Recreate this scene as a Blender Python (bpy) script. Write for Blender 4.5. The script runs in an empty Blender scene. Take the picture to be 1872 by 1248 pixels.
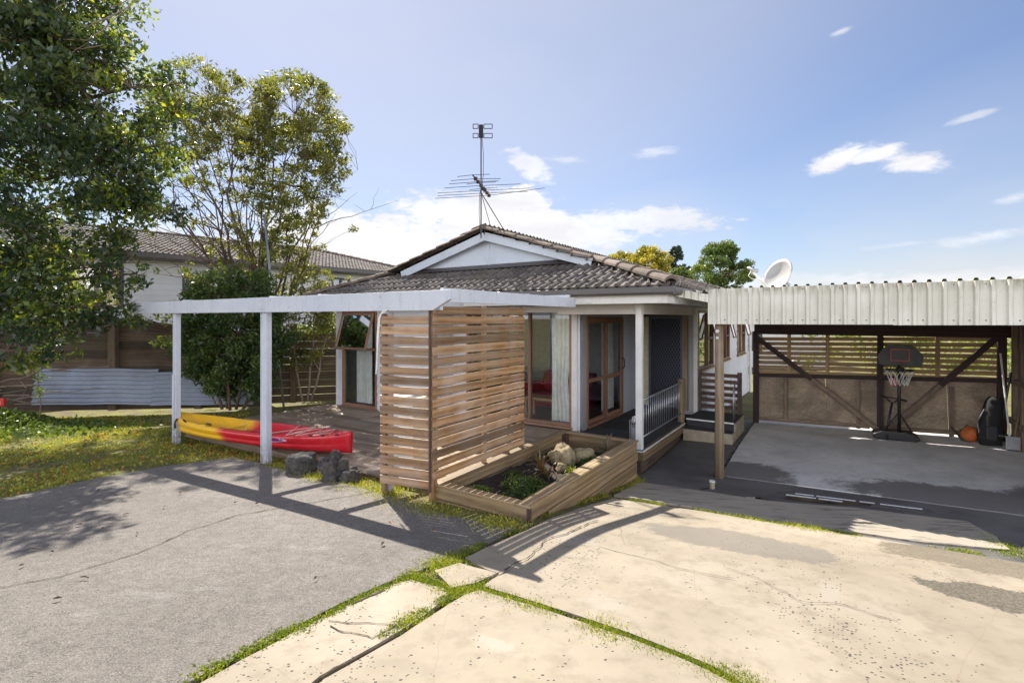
import bpy, bmesh, math, random
import numpy as np
from mathutils import Vector, Matrix, noise as mn
random.seed(7)
PI = math.pi
SC = bpy.context.scene
COL = SC.collection

# ------------------------------------------------------------------ camera, sky, sun, exposure
FPX, CX, HY = 911.0, 936.0, 581.0          # focal length in px of the 1872 px wide photo, principal column, horizon row
EYE = 2.10
cam_d = bpy.data.cameras.new('camera')
cam = bpy.data.objects.new('camera', cam_d); COL.objects.link(cam)
cam.location = (0, 0, EYE); cam.rotation_euler = (PI/2, 0, 0)
cam_d.sensor_width = 36; cam_d.lens = 36*FPX/1872
cam_d.shift_y = (HY-624)/1872
cam_d.clip_start = 0.05; cam_d.clip_end = 3000
SC.camera = cam
SC.view_settings.view_transform = 'Standard'; SC.view_settings.look = 'None'
SC.view_settings.gamma = 1; SC.view_settings.exposure = 0.97
SC.render.resolution_x = 1024; SC.render.resolution_y = 682
SC.cycles.max_bounces = 8; SC.cycles.transparent_max_bounces = 12
SC.cycles.use_denoising = True

SUNV = Vector((-0.39, 0.80, 0.98)).normalized()      # towards the sun
sun_d = bpy.data.lights.new('sun', 'SUN'); sun_d.energy = 5.0; sun_d.angle = math.radians(0.55)
sun_d.color = (1.0, 0.93, 0.81)
sun = bpy.data.objects.new('sun', sun_d); COL.objects.link(sun)
sun.rotation_euler = SUNV.to_track_quat('Z', 'Y').to_euler(); sun.location = (-8, 16, 20)

class NT:
    """tiny node-tree writer"""
    def __init__(s, nt): s.nt = nt
    def n(s, typ, ins=None, **props):
        nd = s.nt.nodes.new(typ)
        for k, v in props.items(): setattr(nd, k, v)
        for k, v in (ins or {}).items():
            sk = nd.inputs[k]
            if isinstance(v, bpy.types.NodeSocket): s.nt.links.new(v, sk)
            else: sk.default_value = v
        return nd
    def m(s, op, a, b=0.0, c=None, clamp=False):
        ins = {0: a, 1: b}
        if c is not None: ins[2] = c
        return s.n('ShaderNodeMath', ins, operation=op, use_clamp=clamp).outputs[0]
    def mix(s, f, a, b, bt='MIX'):
        nd = s.n('ShaderNodeMix', None, data_type='RGBA', blend_type=bt)
        for i, v in ((0, f), (6, a), (7, b)):
            if isinstance(v, bpy.types.NodeSocket): s.nt.links.new(v, nd.inputs[i])
            else: nd.inputs[i].default_value = v
        return nd.outputs[2]
    def noise(s, vec, scale, detail=4, rough=.55, dist=0.0):
        return s.n('ShaderNodeTexNoise', {'Vector': vec, 'Scale': scale, 'Detail': detail, 'Roughness': rough, 'Distortion': dist}).outputs[0]
    def mapr(s, v, a, b, c=0.0, d=1.0, smooth=False):
        nd = s.n('ShaderNodeMapRange', {0: v, 1: a, 2: b, 3: c, 4: d})
        if smooth: nd.interpolation_type = 'SMOOTHSTEP'
        return nd.outputs[0]
    def ramp(s, v, stops):
        nd = s.n('ShaderNodeValToRGB', {0: v}); cr = nd.color_ramp
        while len(cr.elements) < len(stops): cr.elements.new(0.5)
        for e, (p, c) in zip(cr.elements, stops): e.position = p; e.color = c if len(c) == 4 else (*c, 1)
        return nd.outputs[0]
def C4(c): return (c[0], c[1], c[2], 1.0)

world = bpy.data.worlds.new('World'); SC.world = world; world.use_nodes = True
def build_world():
    nt = world.node_tree; nt.nodes.clear(); w = NT(nt)
    sky = w.n('ShaderNodeTexSky', None, sky_type='NISHITA')
    sky.sun_disc = False; sky.sun_elevation = math.asin(SUNV.z); sky.sun_rotation = math.atan2(SUNV.x, SUNV.y)
    sky.air_density = 1.0; sky.dust_density = 0.35; sky.ozone_density = 2.2; sky.altitude = 50
    tc = w.n('ShaderNodeTexCoord').outputs['Generated']
    sep = w.n('ShaderNodeSeparateXYZ', {0: tc})
    x, y, z = sep.outputs
    az = w.m('ARCTAN2', x, y)
    hyp = w.m('SQRT', w.m('ADD', w.m('MULTIPLY', x, x), w.m('MULTIPLY', y, y)))
    el = w.m('DIVIDE', z, w.m('MAXIMUM', hyp, 0.001))
    vec = w.n('ShaderNodeCombineXYZ', {0: w.m('MULTIPLY', az, 1.0), 1: w.m('MULTIPLY', el, 2.3), 2: 0.3}).outputs[0]
    n1 = w.noise(vec, 5.5, 9, .6, .15); n2 = w.noise(vec, 30, 8, .66, .3)
    nz = w.m('ADD', w.m('MULTIPLY', w.m('SUBTRACT', n1, .5), 2.4), w.m('MULTIPLY', w.m('SUBTRACT', n2, .5), 1.6))
    # clouds: azimuth, elevation (as tan), half sizes, tilt, edge softness, density
    def P(u, v):
        a = math.atan((u-CX)/FPX); return a, (HY-v)/FPX*math.cos(a)
    clouds = []
    def cl(u, v, ru, rv, tilt=0, soft=.5, dens=1.0):
        a, e = P(u, v); clouds.append((a, e, ru/FPX*math.cos(a), rv/FPX*math.cos(a), tilt, soft, dens))
    cl(760, 460, 330, 88, 0.0, .35, 1.0); cl(590, 430, 170, 70, 0, .5, 1.); cl(980, 420, 150, 60, -.25, .35, 1.0); cl(1140, 405, 170, 30, -.05, .5, .8)
    cl(420, 470, 330, 110, 0, .9, .8); cl(860, 385, 200, 42, 0, .6, .9); cl(1060, 440, 200, 40, .05, .6, .9)
    cl(965, 303, 55, 22, -.5, .6, .75); cl(1035, 292, 45, 8, -.1, .9, .45); cl(1200, 278, 62, 15, 0, .9, .5)
    cl(1525, 296, 56, 20, .3, .8, 1.0); cl(1600, 283, 55, 16, .05, .8, .95); cl(1665, 296, 58, 20, -.25, .8, 1.0); cl(1537, 58, 22, 6, .15, 1.1, .6); cl(1775, 214, 34, 7, .15, 1.2, .55)
    cl(1860, 362, 60, 13, .15, 1.1, .65); cl(1800, 432, 130, 17, .12, 1.1, .7); cl(1640, 448, 90, 8, .05, 1.2, .4); cl(1750, 508, 240, 16, 0, .9, .75)
    cl(1420, 515, 240, 22, 0, .6, .45)
    total = None
    for a, e, ra, re, t, soft, dens in clouds:
        da = w.m('SUBTRACT', az, a); de = w.m('SUBTRACT', el, e)
        ca, sa = math.cos(t), math.sin(t)
        p = w.m('DIVIDE', w.m('ADD', w.m('MULTIPLY', da, ca), w.m('MULTIPLY', de, sa)), ra)
        q = w.m('DIVIDE', w.m('SUBTRACT', w.m('MULTIPLY', de, ca), w.m('MULTIPLY', da, sa)), re)
        r = w.m('SQRT', w.m('ADD', w.m('MULTIPLY', p, p), w.m('MULTIPLY', q, q)))
        k = w.m('ADD', w.m('SUBTRACT', 1.0, r), nz)
        k = w.m('MULTIPLY', w.mapr(k, 0.0, soft, 0, 1, True), dens)
        total = k if total is None else w.m('MAXIMUM', total, k)
    low = w.mapr(el, 0.02, 0.40, 0.72, 0.0)
    low = w.m('MULTIPLY', low, w.mapr(w.noise(vec, 3.0, 4, .5), .3, .7, .3, 1.0))
    # thin veil of high haze around the sun
    dot = w.n('ShaderNodeVectorMath', {0: tc, 1: tuple(SUNV)}, operation='DOT_PRODUCT').outputs['Value']
    veil = w.m('MULTIPLY', w.mapr(dot, 0.45, 0.95, 0.0, 0.5, True), w.mapr(w.noise(vec, 1.6, 3, .5), .3, .7, .75, 1.0))
    shade = w.mapr(w.noise(vec, 7.0, 6, .6), .35, .7, .86, 1.06)
    skyc = w.mix(.18, w.mix(1.0, sky.outputs[0], (.80, .86, .99, 1), 'MULTIPLY'), (3.3, 3.3, 3.6, 1))
    bg1 = w.n('ShaderNodeBackground', {0: skyc, 1: 0.079})
    bgv = w.n('ShaderNodeBackground', {0: (1.0, 0.97, .98, 1), 1: 0.44})
    bg2 = w.n('ShaderNodeBackground', {0: w.mix(1.0, w.n('ShaderNodeCombineColor', {0: shade, 1: shade, 2: shade}).outputs[0], (0.97, 0.97, 1.0, 1), 'MULTIPLY'), 1: 0.55})
    ms0 = w.n('ShaderNodeMixShader', {0: w.m('MAXIMUM', veil, low), 1: bg1.outputs[0], 2: bgv.outputs[0]})
    ms = w.n('ShaderNodeMixShader', {0: total, 1: ms0.outputs[0], 2: bg2.outputs[0]})
    # added unseen cloud bank behind the viewer, fill light for surfaces facing it
    back = w.m('MULTIPLY', w.mapr(y, 0.0, -.35, 0, 1, True), w.mapr(w.noise(tc, 2.3, 6, .6, .3), .36, .54, 0, 1, True))
    back = w.m('MULTIPLY', w.m('MULTIPLY', back, w.mapr(z, -.02, .06, 0, 1)), w.mapr(z, .26, .58, 1, 0, True))
    bg3 = w.n('ShaderNodeBackground', {0: (.99, .985, 1.02, 1), 1: 2.3})
    ms = w.n('ShaderNodeMixShader', {0: back, 1: ms.outputs[0], 2: bg3.outputs[0]})
    out = w.n('ShaderNodeOutputWorld', {0: ms.outputs[0]})
build_world()

# ------------------------------------------------------------------ frames and ground shape
ROT = math.atan2(-.5493, .8357)
O = Vector((2.0, 7.94, 0))
def W(S, T, z=0.0): return Vector((O.x+.8357*S+.5494*T, O.y-.5493*S+.8356*T, z))
def ST(x, y):
    dx, dy = x-O.x, y-O.y
    return dx*.8357-dy*.5493, dx*.5494+dy*.8356
def interp(x, pts):
    if x <= pts[0][0]: return pts[0][1]
    for (a, b), (c, d) in zip(pts, pts[1:]):
        if x <= c: return b+(d-b)*(x-a)/(c-a)
    return pts[-1][1]
def sm(a, b, x):
    t = min(1, max(0, (x-a)/(b-a))); return t*t*(3-2*t)
PR = [(-14, .86), (-11, .70), (-8.3, .50), (-5.6, .29), (-4.5, .20), (-3.55, .125), (-2.2, -.09), (-1.2, -.24), (-.5, -.33), (.1, -.375), (.5, -.365), (2.3, -.30), (5.5, -.30), (12, -.4)]
PL = [(-14, .40), (-8, .26), (-3.65, .155), (-3.1, .05), (-2.6, -.02), (.5, -.02), (2, .06), (12, .1)]
PLo = [(-14, .40), (-8, .26), (-3.65, .155), (0, .13), (12, .15)]
def sm_interp(T, pts):
    return sum(interp(T+d, pts)*w for d, w in ((-.35, .15), (-.18, .2), (0, .3), (.18, .2), (.35, .15)))
def g(x, y):
    S, T = ST(x, y)
    Sc = max(-13, min(6, S))
    k = sm(1.0, 6.0, -S)
    pr = sm_interp(T, PR)
    e = sm(7.5, 8.3, -S)
    pl = sm_interp(T, PL)*(1-e)+sm_interp(T, PLo)*e
    return pr*(1-k)+pl*k+.033*Sc
def ray(u, v, Y):   # point on the ray through a photo position at depth Y
    return Vector(((u-CX)/FPX*Y, Y, EYE-(v-HY)/FPX*Y))
def gp(u, v, lim=40.0):
    y = .6; prev = y
    while y < lim:
        p = ray(u, v, y)
        if p.z < g(p.x, p.y):
            a, b = prev, y
            for _ in range(30):
                c = (a+b)/2; p = ray(u, v, c)
                if p.z < g(p.x, p.y): b = c
                else: a = c
            p = ray(u, v, (a+b)/2); return (p.x, p.y)
        prev = y; y *= 1.03
    p = ray(u, v, lim); return (p.x, p.y)

# ------------------------------------------------------------------ mesh builder
class MB:
    def __init__(s): s.v = []; s.f = []; s.uv = []; s.mi = []; s.r = []; s.blocks = []
    def _add(s, vs, faces, uvs, mi=0, r=None):
        b = len(s.v); s.blocks.append((b, len(s.f))); r = random.random() if r is None else r
        s.v += [tuple(p) for p in vs]; s.r += [r]*len(vs)
        for f, u in zip(faces, uvs):
            s.f.append([b+i for i in f]); s.uv.append(u); s.mi.append(mi)
    def build_each(s, name, mats, parent=None, **kw):
        """one object per added piece"""
        vb = [b for b, _ in s.blocks]+[len(s.v)]; fb = [f for _, f in s.blocks]+[len(s.f)]; out = []
        for i in range(len(s.blocks)):
            q = MB(); q.v = s.v[vb[i]:vb[i+1]]; q.r = s.r[vb[i]:vb[i+1]]; q.f = [[k-vb[i] for k in f] for f in s.f[fb[i]:fb[i+1]]]
            q.uv = s.uv[fb[i]:fb[i+1]]; q.mi = s.mi[fb[i]:fb[i+1]]; out.append(q.build(name, mats, parent, **kw))
        return out
    def obox(s, c, ax, sz, mi=0, r=None):
        """box with centre c, unit axes ax[3], full sizes sz[3]"""
        c = Vector(c); L = max(range(3), key=lambda i: sz[i])
        vs = []; loc = []
        for i in (-1, 1):
            for j in (-1, 1):
                for k in (-1, 1):
                    l = (i*sz[0]/2, j*sz[1]/2, k*sz[2]/2); loc.append(l)
                    vs.append(c+ax[0]*l[0]+ax[1]*l[1]+ax[2]*l[2])
        F = [((0, 1, 3, 2), 0), ((4, 6, 7, 5), 0), ((0, 4, 5, 1), 1), ((2, 3, 7, 6), 1), ((0, 2, 6, 4), 2), ((1, 5, 7, 3), 2)]
        ou, ov = random.random()*50, random.random()*50
        fs, uvs = [], []
        for f, na in F:
            t = [a for a in range(3) if a != na]
            ua = L if L in t else t[0]; va = [a for a in t if a != ua][0]
            uvs.append([(loc[i][ua]+ou, loc[i][va]+ov+na*.37) for i in f]); fs.append(f)
        s._add(vs, fs, uvs, mi, r)
    def box(s, x0, x1, y0, y1, z0, z1, mi=0, r=None):
        s.obox(((x0+x1)/2, (y0+y1)/2, (z0+z1)/2), (Vector((1, 0, 0)), Vector((0, 1, 0)), Vector((0, 0, 1))), (abs(x1-x0), abs(y1-y0), abs(z1-z0)), mi, r)
    def beam(s, a, b, w, h, up=(0, 0, 1), mi=0, r=None):
        a, b = Vector(a), Vector(b); d = (b-a); L = d.length; d.normalize()
        side = d.cross(Vector(up))
        if side.length < 1e-4: side = d.cross(Vector((0, 1, 0)))
        side.normalize(); u = side.cross(d).normalized()
        s.obox((a+b)/2, (d, side, u), (L, w, h), mi, r)
    def tube(s, pts, rad, n=8, mi=0, cap=True, r=None):
        pts = [Vector(p) for p in pts]
        if not hasattr(rad, '__len__'): rad = [rad]*len(pts)
        vs = []; up = None
        for i, p in enumerate(pts):
            d = (pts[min(i+1, len(pts)-1)]-pts[max(i-1, 0)])
            if d.length < 1e-9: d = Vector((0, 0, 1))
            d.normalize()
            if up is None: up = Vector((0, 0, 1)) if abs(d.z) < .9 else Vector((1, 0, 0))
            a = d.cross(up)
            if a.length < 1e-4: a = d.cross(Vector((0, 1, 0)))
            a.normalize(); up = a.cross(d).normalized()
            for k in range(n):
                t = 2*PI*k/n
                vs.append(p+a*math.cos(t)*rad[i]+up*math.sin(t)*rad[i])
        fs, uv = [], []
        ln = 0
        for i in range(len(pts)-1):
            l2 = ln+(pts[i+1]-pts[i]).length
            for k in range(n):
                k2 = (k+1) % n
                fs.append((i*n+k, i*n+k2, (i+1)*n+k2, (i+1)*n+k))
                c = 2*PI*max(rad[i], .01)
                uv.append([(ln, c*k/n), (ln, c*(k+1)/n), (l2, c*(k+1)/n), (l2, c*k/n)])
            ln = l2
        if cap:
            fs.append(tuple(range(n))[::-1]); uv.append([(0, 0)]*n)
            e = (len(pts)-1)*n; fs.append(tuple(range(e, e+n))); uv.append([(0, 0)]*n)
        s._add(vs, fs, uv, mi, r)
    def poly(s, pts, mi=0, uv=None, r=None):
        s._add(pts, [tuple(range(len(pts)))], [uv or [(p[0], p[1]+p[2]) for p in pts]], mi, r)
    def prism(s, prof, a, b, ax_u, ax_v, mi=0, r=None):
        """profile (list of 2-D points) swept from a to b; profile axes ax_u, ax_v"""
        a, b = Vector(a), Vector(b); n = len(prof); au, av = Vector(ax_u), Vector(ax_v)
        vs = [a+au*p[0]+av*p[1] for p in prof]+[b+au*p[0]+av*p[1] for p in prof]
        fs = [tuple(range(n))[::-1], tuple(range(n, 2*n))]; L = (b-a).length; o = random.random()*30
        uv = [[(p[0]+o, p[1]) for p in prof][::-1], [(p[0]+o, p[1]) for p in prof]]
        acc = 0
        for i in range(n):
            j = (i+1) % n; l = math.dist(prof[i], prof[j])
            fs.append((i, j, n+j, n+i)); uv.append([(o, acc), (o, acc+l), (o+L, acc+l), (o+L, acc)]); acc += l
        s._add(vs, fs, uv, mi, r)
    def build(s, name, mats, parent=None, smooth=False, bevel=0, loc=None, rotz=0):
        me = bpy.data.meshes.new(name); me.from_pydata(s.v, [], s.f)
        ul = me.uv_layers.new(name='UVMap')
        flat = [c for f in s.uv for p in f for c in p]
        ul.data.foreach_set('uv', flat)
        at = me.attributes.new('rnd', 'FLOAT', 'POINT'); at.data.foreach_set('value', s.r)
        mats = mats if isinstance(mats, (list, tuple)) else [mats]
        for m in mats: me.materials.append(m)
        if len(mats) > 1: me.polygons.foreach_set('material_index', s.mi)
        if smooth: me.polygons.foreach_set('use_smooth', [True]*len(s.f))
        ob = bpy.data.objects.new(name, me); COL.objects.link(ob)
        if parent: ob.parent = parent
        if loc is not None: ob.location = loc
        ob.rotation_euler.z = rotz
        if bevel:
            bm = ob.modifiers.new('bevel', 'BEVEL'); bm.width = bevel; bm.segments = 2; bm.limit_method = 'ANGLE'
        return ob
def empty(name, loc=(0, 0, 0), rotz=0):
    o = bpy.data.objects.new(name, None); o.location = loc; o.rotation_euler.z = rotz; o.empty_display_size = .2
    COL.objects.link(o); return o
def tag(o, label=None, cat=None, group=None, kind=None):
    if label: o['label'] = label
    if cat: o['category'] = cat
    if group: o['group'] = group
    if kind: o['kind'] = kind
    return o
def thing(name, label, cat, loc=(0, 0, 0), rotz=0, group=None): return tag(empty(name, loc, rotz), label, cat, group)
def hthing(name, label, cat, group=None): return thing(name, label, cat, (O.x, O.y, 0), ROT, group)   # in the house's own directions

# ------------------------------------------------------------------ materials
def newmat(name):
    m = bpy.data.materials.new(name); m.use_nodes = True; nt = m.node_tree; nt.nodes.clear(); w = NT(nt)
    b = w.n('ShaderNodeBsdfPrincipled'); o = w.n('ShaderNodeOutputMaterial', {0: b.outputs[0]})
    return m, w, b
def setin(w, b, **kw):
    for k, v in kw.items():
        k = k.replace('_', ' ')
        if isinstance(v, bpy.types.NodeSocket): w.nt.links.new(v, b.inputs[k])
        else: b.inputs[k].default_value = v
def bump(w, b, h, strength=.3, dist=.01):
    bn = w.n('ShaderNodeBump', {'Height': h, 'Strength': strength, 'Distance': dist})
    w.nt.links.new(bn.outputs[0], b.inputs['Normal'])
def wood(name, c1, c2, c3=None, rough=.65, var=.35, weather=None, wamt=.5, green=0.0):
    m, w, b = newmat(name)
    uv = w.n('ShaderNodeTexCoord').outputs['UV']
    mp = w.n('ShaderNodeMapping', {0: uv, 3: (1.1, 16, 1)}).outputs[0]
    g1 = w.noise(mp, 1.6, 6, .6, 1.2)
    mp2 = w.n('ShaderNodeMapping', {0: uv, 3: (2.0, 9, 1)}).outputs[0]
    g2 = w.noise(mp2, 1.1, 3, .5, 2.5)
    wv = w.n('ShaderNodeTexWave', {'Vector': w.n('ShaderNodeMapping', {0: uv, 3: (.5, 4.5, 1)}).outputs[0], 'Scale': .9, 'Distortion': 9.0, 'Detail': 3, 'Detail Scale': .8}, bands_direction='Y').outputs[1]
    gg = w.m('ADD', w.m('MULTIPLY', g1, .72), w.m('MULTIPLY', wv, .28))
    col = w.mix(w.mapr(gg, .28, .75), C4(c1), C4(c2))
    col = w.mix(w.m('MULTIPLY', w.mapr(g2, .62, .8), .75), col, C4(c3 or tuple(c*.45 for c in c1)))
    oc = w.n('ShaderNodeTexCoord').outputs['Object']
    if weather:
        wn = w.mapr(w.noise(oc, 2.2, 5, .6, .4), .42, .68)
        col = w.mix(w.m('MULTIPLY', wn, wamt), col, C4(weather))
    if green:
        gn = w.mapr(w.noise(oc, 1.4, 5, .65, .2), .5, .72)
        col = w.mix(w.m('MULTIPLY', gn, green), col, (.075, .085, .03, 1))
    rn = w.n('ShaderNodeAttribute', None, attribute_name='rnd').outputs['Fac']
    br = w.mapr(rn, 0, 1, 1-var, 1+var*.6)
    col = w.mix(1.0, col, w.n('ShaderNodeCombineColor', {0: br, 1: br, 2: br}).outputs[0], 'MULTIPLY')
    setin(w, b, Base_Color=col, Roughness=rough)
    bump(w, b, gg, .35, .004)
    return m
def paint(name, c, dirt=(.25, .22, .18), amt=.35, rough=.55, scale=1.5, fine=.1, streak=False, metal=0.0):
    m, w, b = newmat(name)
    oc = w.n('ShaderNodeTexCoord').outputs['Object']
    v = w.n('ShaderNodeMapping', {0: oc, 3: (1, 1, .22 if streak else 1)}).outputs[0]
    n1 = w.noise(v, scale*(3 if streak else 1), 7, .65, .3)
    n2 = w.noise(oc, scale*14, 4, .6)
    n3 = w.noise(oc, scale*.7, 2, .5)
    col = w.mix(w.m('MULTIPLY', w.mapr(n1, .50, .80), amt), C4(c), C4(dirt))
    col = w.mix(w.m('MULTIPLY', w.mapr(n2, .55, .8), amt*.8), col, C4(dirt))
    br = w.mapr(n3, .3, .7, 1-fine, 1+fine*.6)
    rn = w.n('ShaderNodeAttribute', None, attribute_name='rnd').outputs['Fac']
    br = w.m('MULTIPLY', br, w.mapr(rn, 0, 1, 1-fine*.8, 1+fine*.3))
    col = w.mix(1.0, col, w.n('ShaderNodeCombineColor', {0: br, 1: br, 2: br}).outputs[0], 'MULTIPLY')
    setin(w, b, Base_Color=col, Roughness=w.mapr(n1, .3, .8, rough-.08, rough+.15), Metallic=metal)
    bump(w, b, w.m('ADD', n2, w.m('MULTIPLY', n1, .5)), .18, .006)
    return m
def leafm(name, c1, c2, c3, trans=.45, rough=.38):
    m = bpy.data.materials.new(name); m.use_nodes = True; nt = m.node_tree; nt.nodes.clear(); w = NT(nt)
    rn = w.n('ShaderNodeAttribute', None, attribute_name='rnd').outputs['Fac']
    col = w.ramp(rn, [(0, C4(c1)), (.55, C4(c2)), (1, C4(c3))])
    b = w.n('ShaderNodeBsdfPrincipled', {'Base Color': col, 'Roughness': rough})
    tcol = w.mix(1.0, col, (2.1, 2.0, .8, 1), 'MULTIPLY')
    t = w.n('ShaderNodeBsdfTranslucent', {0: tcol})
    mx = w.n('ShaderNodeMixShader', {0: trans, 1: b.outputs[0], 2: t.outputs[0]})
    w.n('ShaderNodeOutputMaterial', {0: mx.outputs[0]})
    return m
def plain(name, c, rough=.5, metal=0.0, spec=None):
    m, w, b = newmat(name)
    oc = w.n('ShaderNodeTexCoord').outputs['Object']
    n = w.noise(oc, 9, 4, .6)
    br = w.mapr(n, .3, .7, .85, 1.1)
    col = w.mix(1.0, C4(c), w.n('ShaderNodeCombineColor', {0: br, 1: br, 2: br}).outputs[0], 'MULTIPLY')
    setin(w, b, Base_Color=col, Roughness=w.mapr(n, .3, .7, max(.05, rough-.06), rough+.08), Metallic=metal)
    return m
def glassm(name, tint=(.9, .95, .93), refl=.10):
    m = bpy.data.materials.new(name); m.use_nodes = True; nt = m.node_tree; nt.nodes.clear(); w = NT(nt)
    t = w.n('ShaderNodeBsdfTransparent', {0: C4(tint)})
    gl = w.n('ShaderNodeBsdfGlossy', {0: (.95, .97, 1, 1), 1: .01})
    fr = w.n('ShaderNodeFresnel', {0: 1.5}).outputs[0]
    f = w.m('ADD', w.m('MULTIPLY', fr, 1.25), refl, clamp=True)
    mx = w.n('ShaderNodeMixShader', {0: f, 1: t.outputs[0], 2: gl.outputs[0]})
    w.n('ShaderNodeOutputMaterial', {0: mx.outputs[0]})
    return m

M = {}
M['white'] = paint('white_paint', (.50, .53, .60), (.27, .27, .28), .35, .5, 1.8, .08)
M['white_board'] = paint('weatherboard_paint', (.60, .61, .66), (.28, .27, .26), .25, .5, 1.2, .07)
M['white_trim'] = paint('trim_paint', (.68, .67, .66), (.22, .20, .18), .40, .5, 2.5, .08)
M['gable'] = paint('gable_paint', (.62, .68, .77), (.26, .26, .26), .35, .6, 1.6, .06)
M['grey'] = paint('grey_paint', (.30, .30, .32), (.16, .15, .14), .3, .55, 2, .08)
M['soffit'] = paint('soffit_paint', (.52, .49, .46), (.30, .28, .25), .35, .6, 2, .06)
M['gutter'] = paint('gutter_metal', (.085, .075, .075), (.16, .14, .12), .5, .4, 2.5, .1)
M['carportwhite'] = paint('weathered_white_steel', (.66, .65, .57), (.24, .24, .17), .6, .45, 2.6, .1, streak=True)
def post_m():
    m, w, b = newmat('post_paint'); oc = w.n('ShaderNodeTexCoord').outputs['Object']
    z = w.n('ShaderNodeSeparateXYZ', {0: oc}).outputs[2]; v = w.n('ShaderNodeMapping', {0: oc, 3: (1, 1, .12)}).outputs[0]
    n1 = w.noise(v, 16, 6, .65, .3); n2 = w.noise(oc, 22, 5, .65); n3 = w.noise(oc, 3, 4, .6)
    col = w.mix(w.mapr(n3, .3, .7), (.46, .49, .57, 1), (.54, .57, .63, 1))
    col = w.mix(w.m('MULTIPLY', w.mapr(n1, .54, .72), .4), col, (.30, .30, .32, 1))
    col = w.mix(w.m('MULTIPLY', w.mapr(n2, .62, .68), .55), col, (.24, .20, .16, 1))
    ft = w.m('MULTIPLY', w.mapr(z, .42, .0, 0, 1), w.mapr(n2, .34, .56))
    col = w.mix(w.m('MULTIPLY', ft, .75), col, (.13, .12, .09, 1))
    setin(w, b, Base_Color=col, Roughness=.5); bump(w, b, w.m('ADD', n1, n2), .3, .006); return m
def fascia_m():
    m, w, b = newmat('weathered_white_steel_sheet'); oc = w.n('ShaderNodeTexCoord').outputs['Object']
    z = w.n('ShaderNodeSeparateXYZ', {0: oc}).outputs[2]; v = w.n('ShaderNodeMapping', {0: oc, 3: (1, 1, .15)}).outputs[0]
    n1 = w.noise(v, 9, 6, .65, .4); n2 = w.noise(oc, 30, 4, .6); n3 = w.noise(oc, 2, 3, .5)
    col = w.mix(w.mapr(n3, .35, .65), (.60, .59, .52, 1), (.70, .69, .63, 1))
    top = w.m('MULTIPLY', w.mapr(z, 2.40, 2.53, 0, 1), w.mapr(w.noise(v, 14, 5, .7), .38, .6))
    col = w.mix(w.m('MULTIPLY', w.mapr(n1, .56, .72), .45), col, (.30, .28, .22, 1))
    col = w.mix(w.m('MULTIPLY', top, .75), col, (.17, .155, .09, 1))
    col = w.mix(w.m('MULTIPLY', w.mapr(n2, .62, .7), .3), col, (.25, .25, .16, 1))
    setin(w, b, Base_Color=col, Roughness=.5); bump(w, b, w.m('ADD', n2, n3), .15, .01); return m
M['carportwhite'] = fascia_m(); M['white'] = post_m()
M['frame'] = wood('window_timber', (.17, .085, .05), (.31, .17, .105), rough=.5, var=.25)
M['screen'] = wood('stained_pine', (.185, .095, .040), (.375, .222, .105), (.075, .038, .018), rough=.5, var=.5, weather=(.40, .33, .27), wamt=.45)
M['planter'] = wood('planter_pine', (.16, .10, .046), (.36, .25, .13), (.07, .04, .02), rough=.6, var=.35, weather=(.26, .21, .15), wamt=.4, green=.25)
M['deck'] = wood('deck_timber', (.17, .115, .075), (.33, .24, .165), (.08, .05, .035), rough=.6, var=.4, weather=(.40, .34, .28), wamt=.5)
M['fence'] = wood('old_fence_timber', (.045, .026, .018), (.105, .062, .042), (.02, .012, .01), rough=.85, var=.5, weather=(.12, .10, .07), wamt=.5, green=.35)
M['mossfence'] = wood('mossy_fence_timber', (.08, .055, .03), (.17, .12, .07), rough=.85, var=.4, green=.8)
M['postwood'] = wood('round_post_timber', (.15, .105, .06), (.27, .20, .13), rough=.8, var=.2, weather=(.28, .25, .2), wamt=.5, green=.15)
M['cpdark'] = wood('dark_stained_timber', (.030, .014, .014), (.060, .030, .028), rough=.7, var=.35)
M['cplight'] = wood('carport_slat_timber', (.36, .22, .11), (.58, .40, .21), rough=.7, var=.25)
M['ply'] = wood('stained_plywood', (.33, .25, .175), (.52, .42, .31), (.12, .075, .055), rough=.8, var=.12, weather=(.12, .10, .065), wamt=.7, green=.25)
def ply_m():
    m, w, b = newmat('stained_plywood_sheet'); oc = w.n('ShaderNodeTexCoord').outputs['Object']
    v = w.n('ShaderNodeMapping', {0: oc, 3: (1.0, 1, 3.2)}).outputs[0]
    n1 = w.noise(v, 1.5, 5, .55, 2.2); rings = w.m('FRACT', w.m('MULTIPLY', n1, 9.0)); rings = w.m('ABSOLUTE', w.m('SUBTRACT', rings, .5))
    n2 = w.noise(oc, 1.6, 6, .62, .4); n3 = w.noise(v, 9, 5, .65, .5)
    col = w.mix(w.mapr(rings, 0, .5), (.30, .225, .16, 1), (.46, .36, .265, 1))
    col = w.mix(w.m('MULTIPLY', w.mapr(n3, .5, .72), .45), col, (.16, .115, .08, 1))
    col = w.mix(w.m('MULTIPLY', w.mapr(n2, .46, .62), .62), col, (.13, .10, .075, 1))
    col = w.mix(w.m('MULTIPLY', w.mapr(w.noise(oc, .9, 4, .6), .54, .66), .45), col, (.10, .115, .05, 1))
    setin(w, b, Base_Color=col, Roughness=.8); bump(w, b, n3, .2, .004); return m
M['ply'] = ply_m()
M['bracewood'] = wood('grey_brace_timber', (.17, .12, .085), (.31, .235, .17), rough=.8, var=.2, weather=(.08, .05, .04), wamt=.7)
M['gatewood'] = wood('dark_gate_timber', (.06, .033, .022), (.13, .08, .055), rough=.7, var=.3)
M['carpet'] = plain('black_carpet', (.035, .036, .040), .95)
M['galv'] = plain('galvanised_steel', (.42, .43, .45), .38, .85)
M['black'] = plain('black_plastic', (.018, .018, .022), .42)
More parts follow.
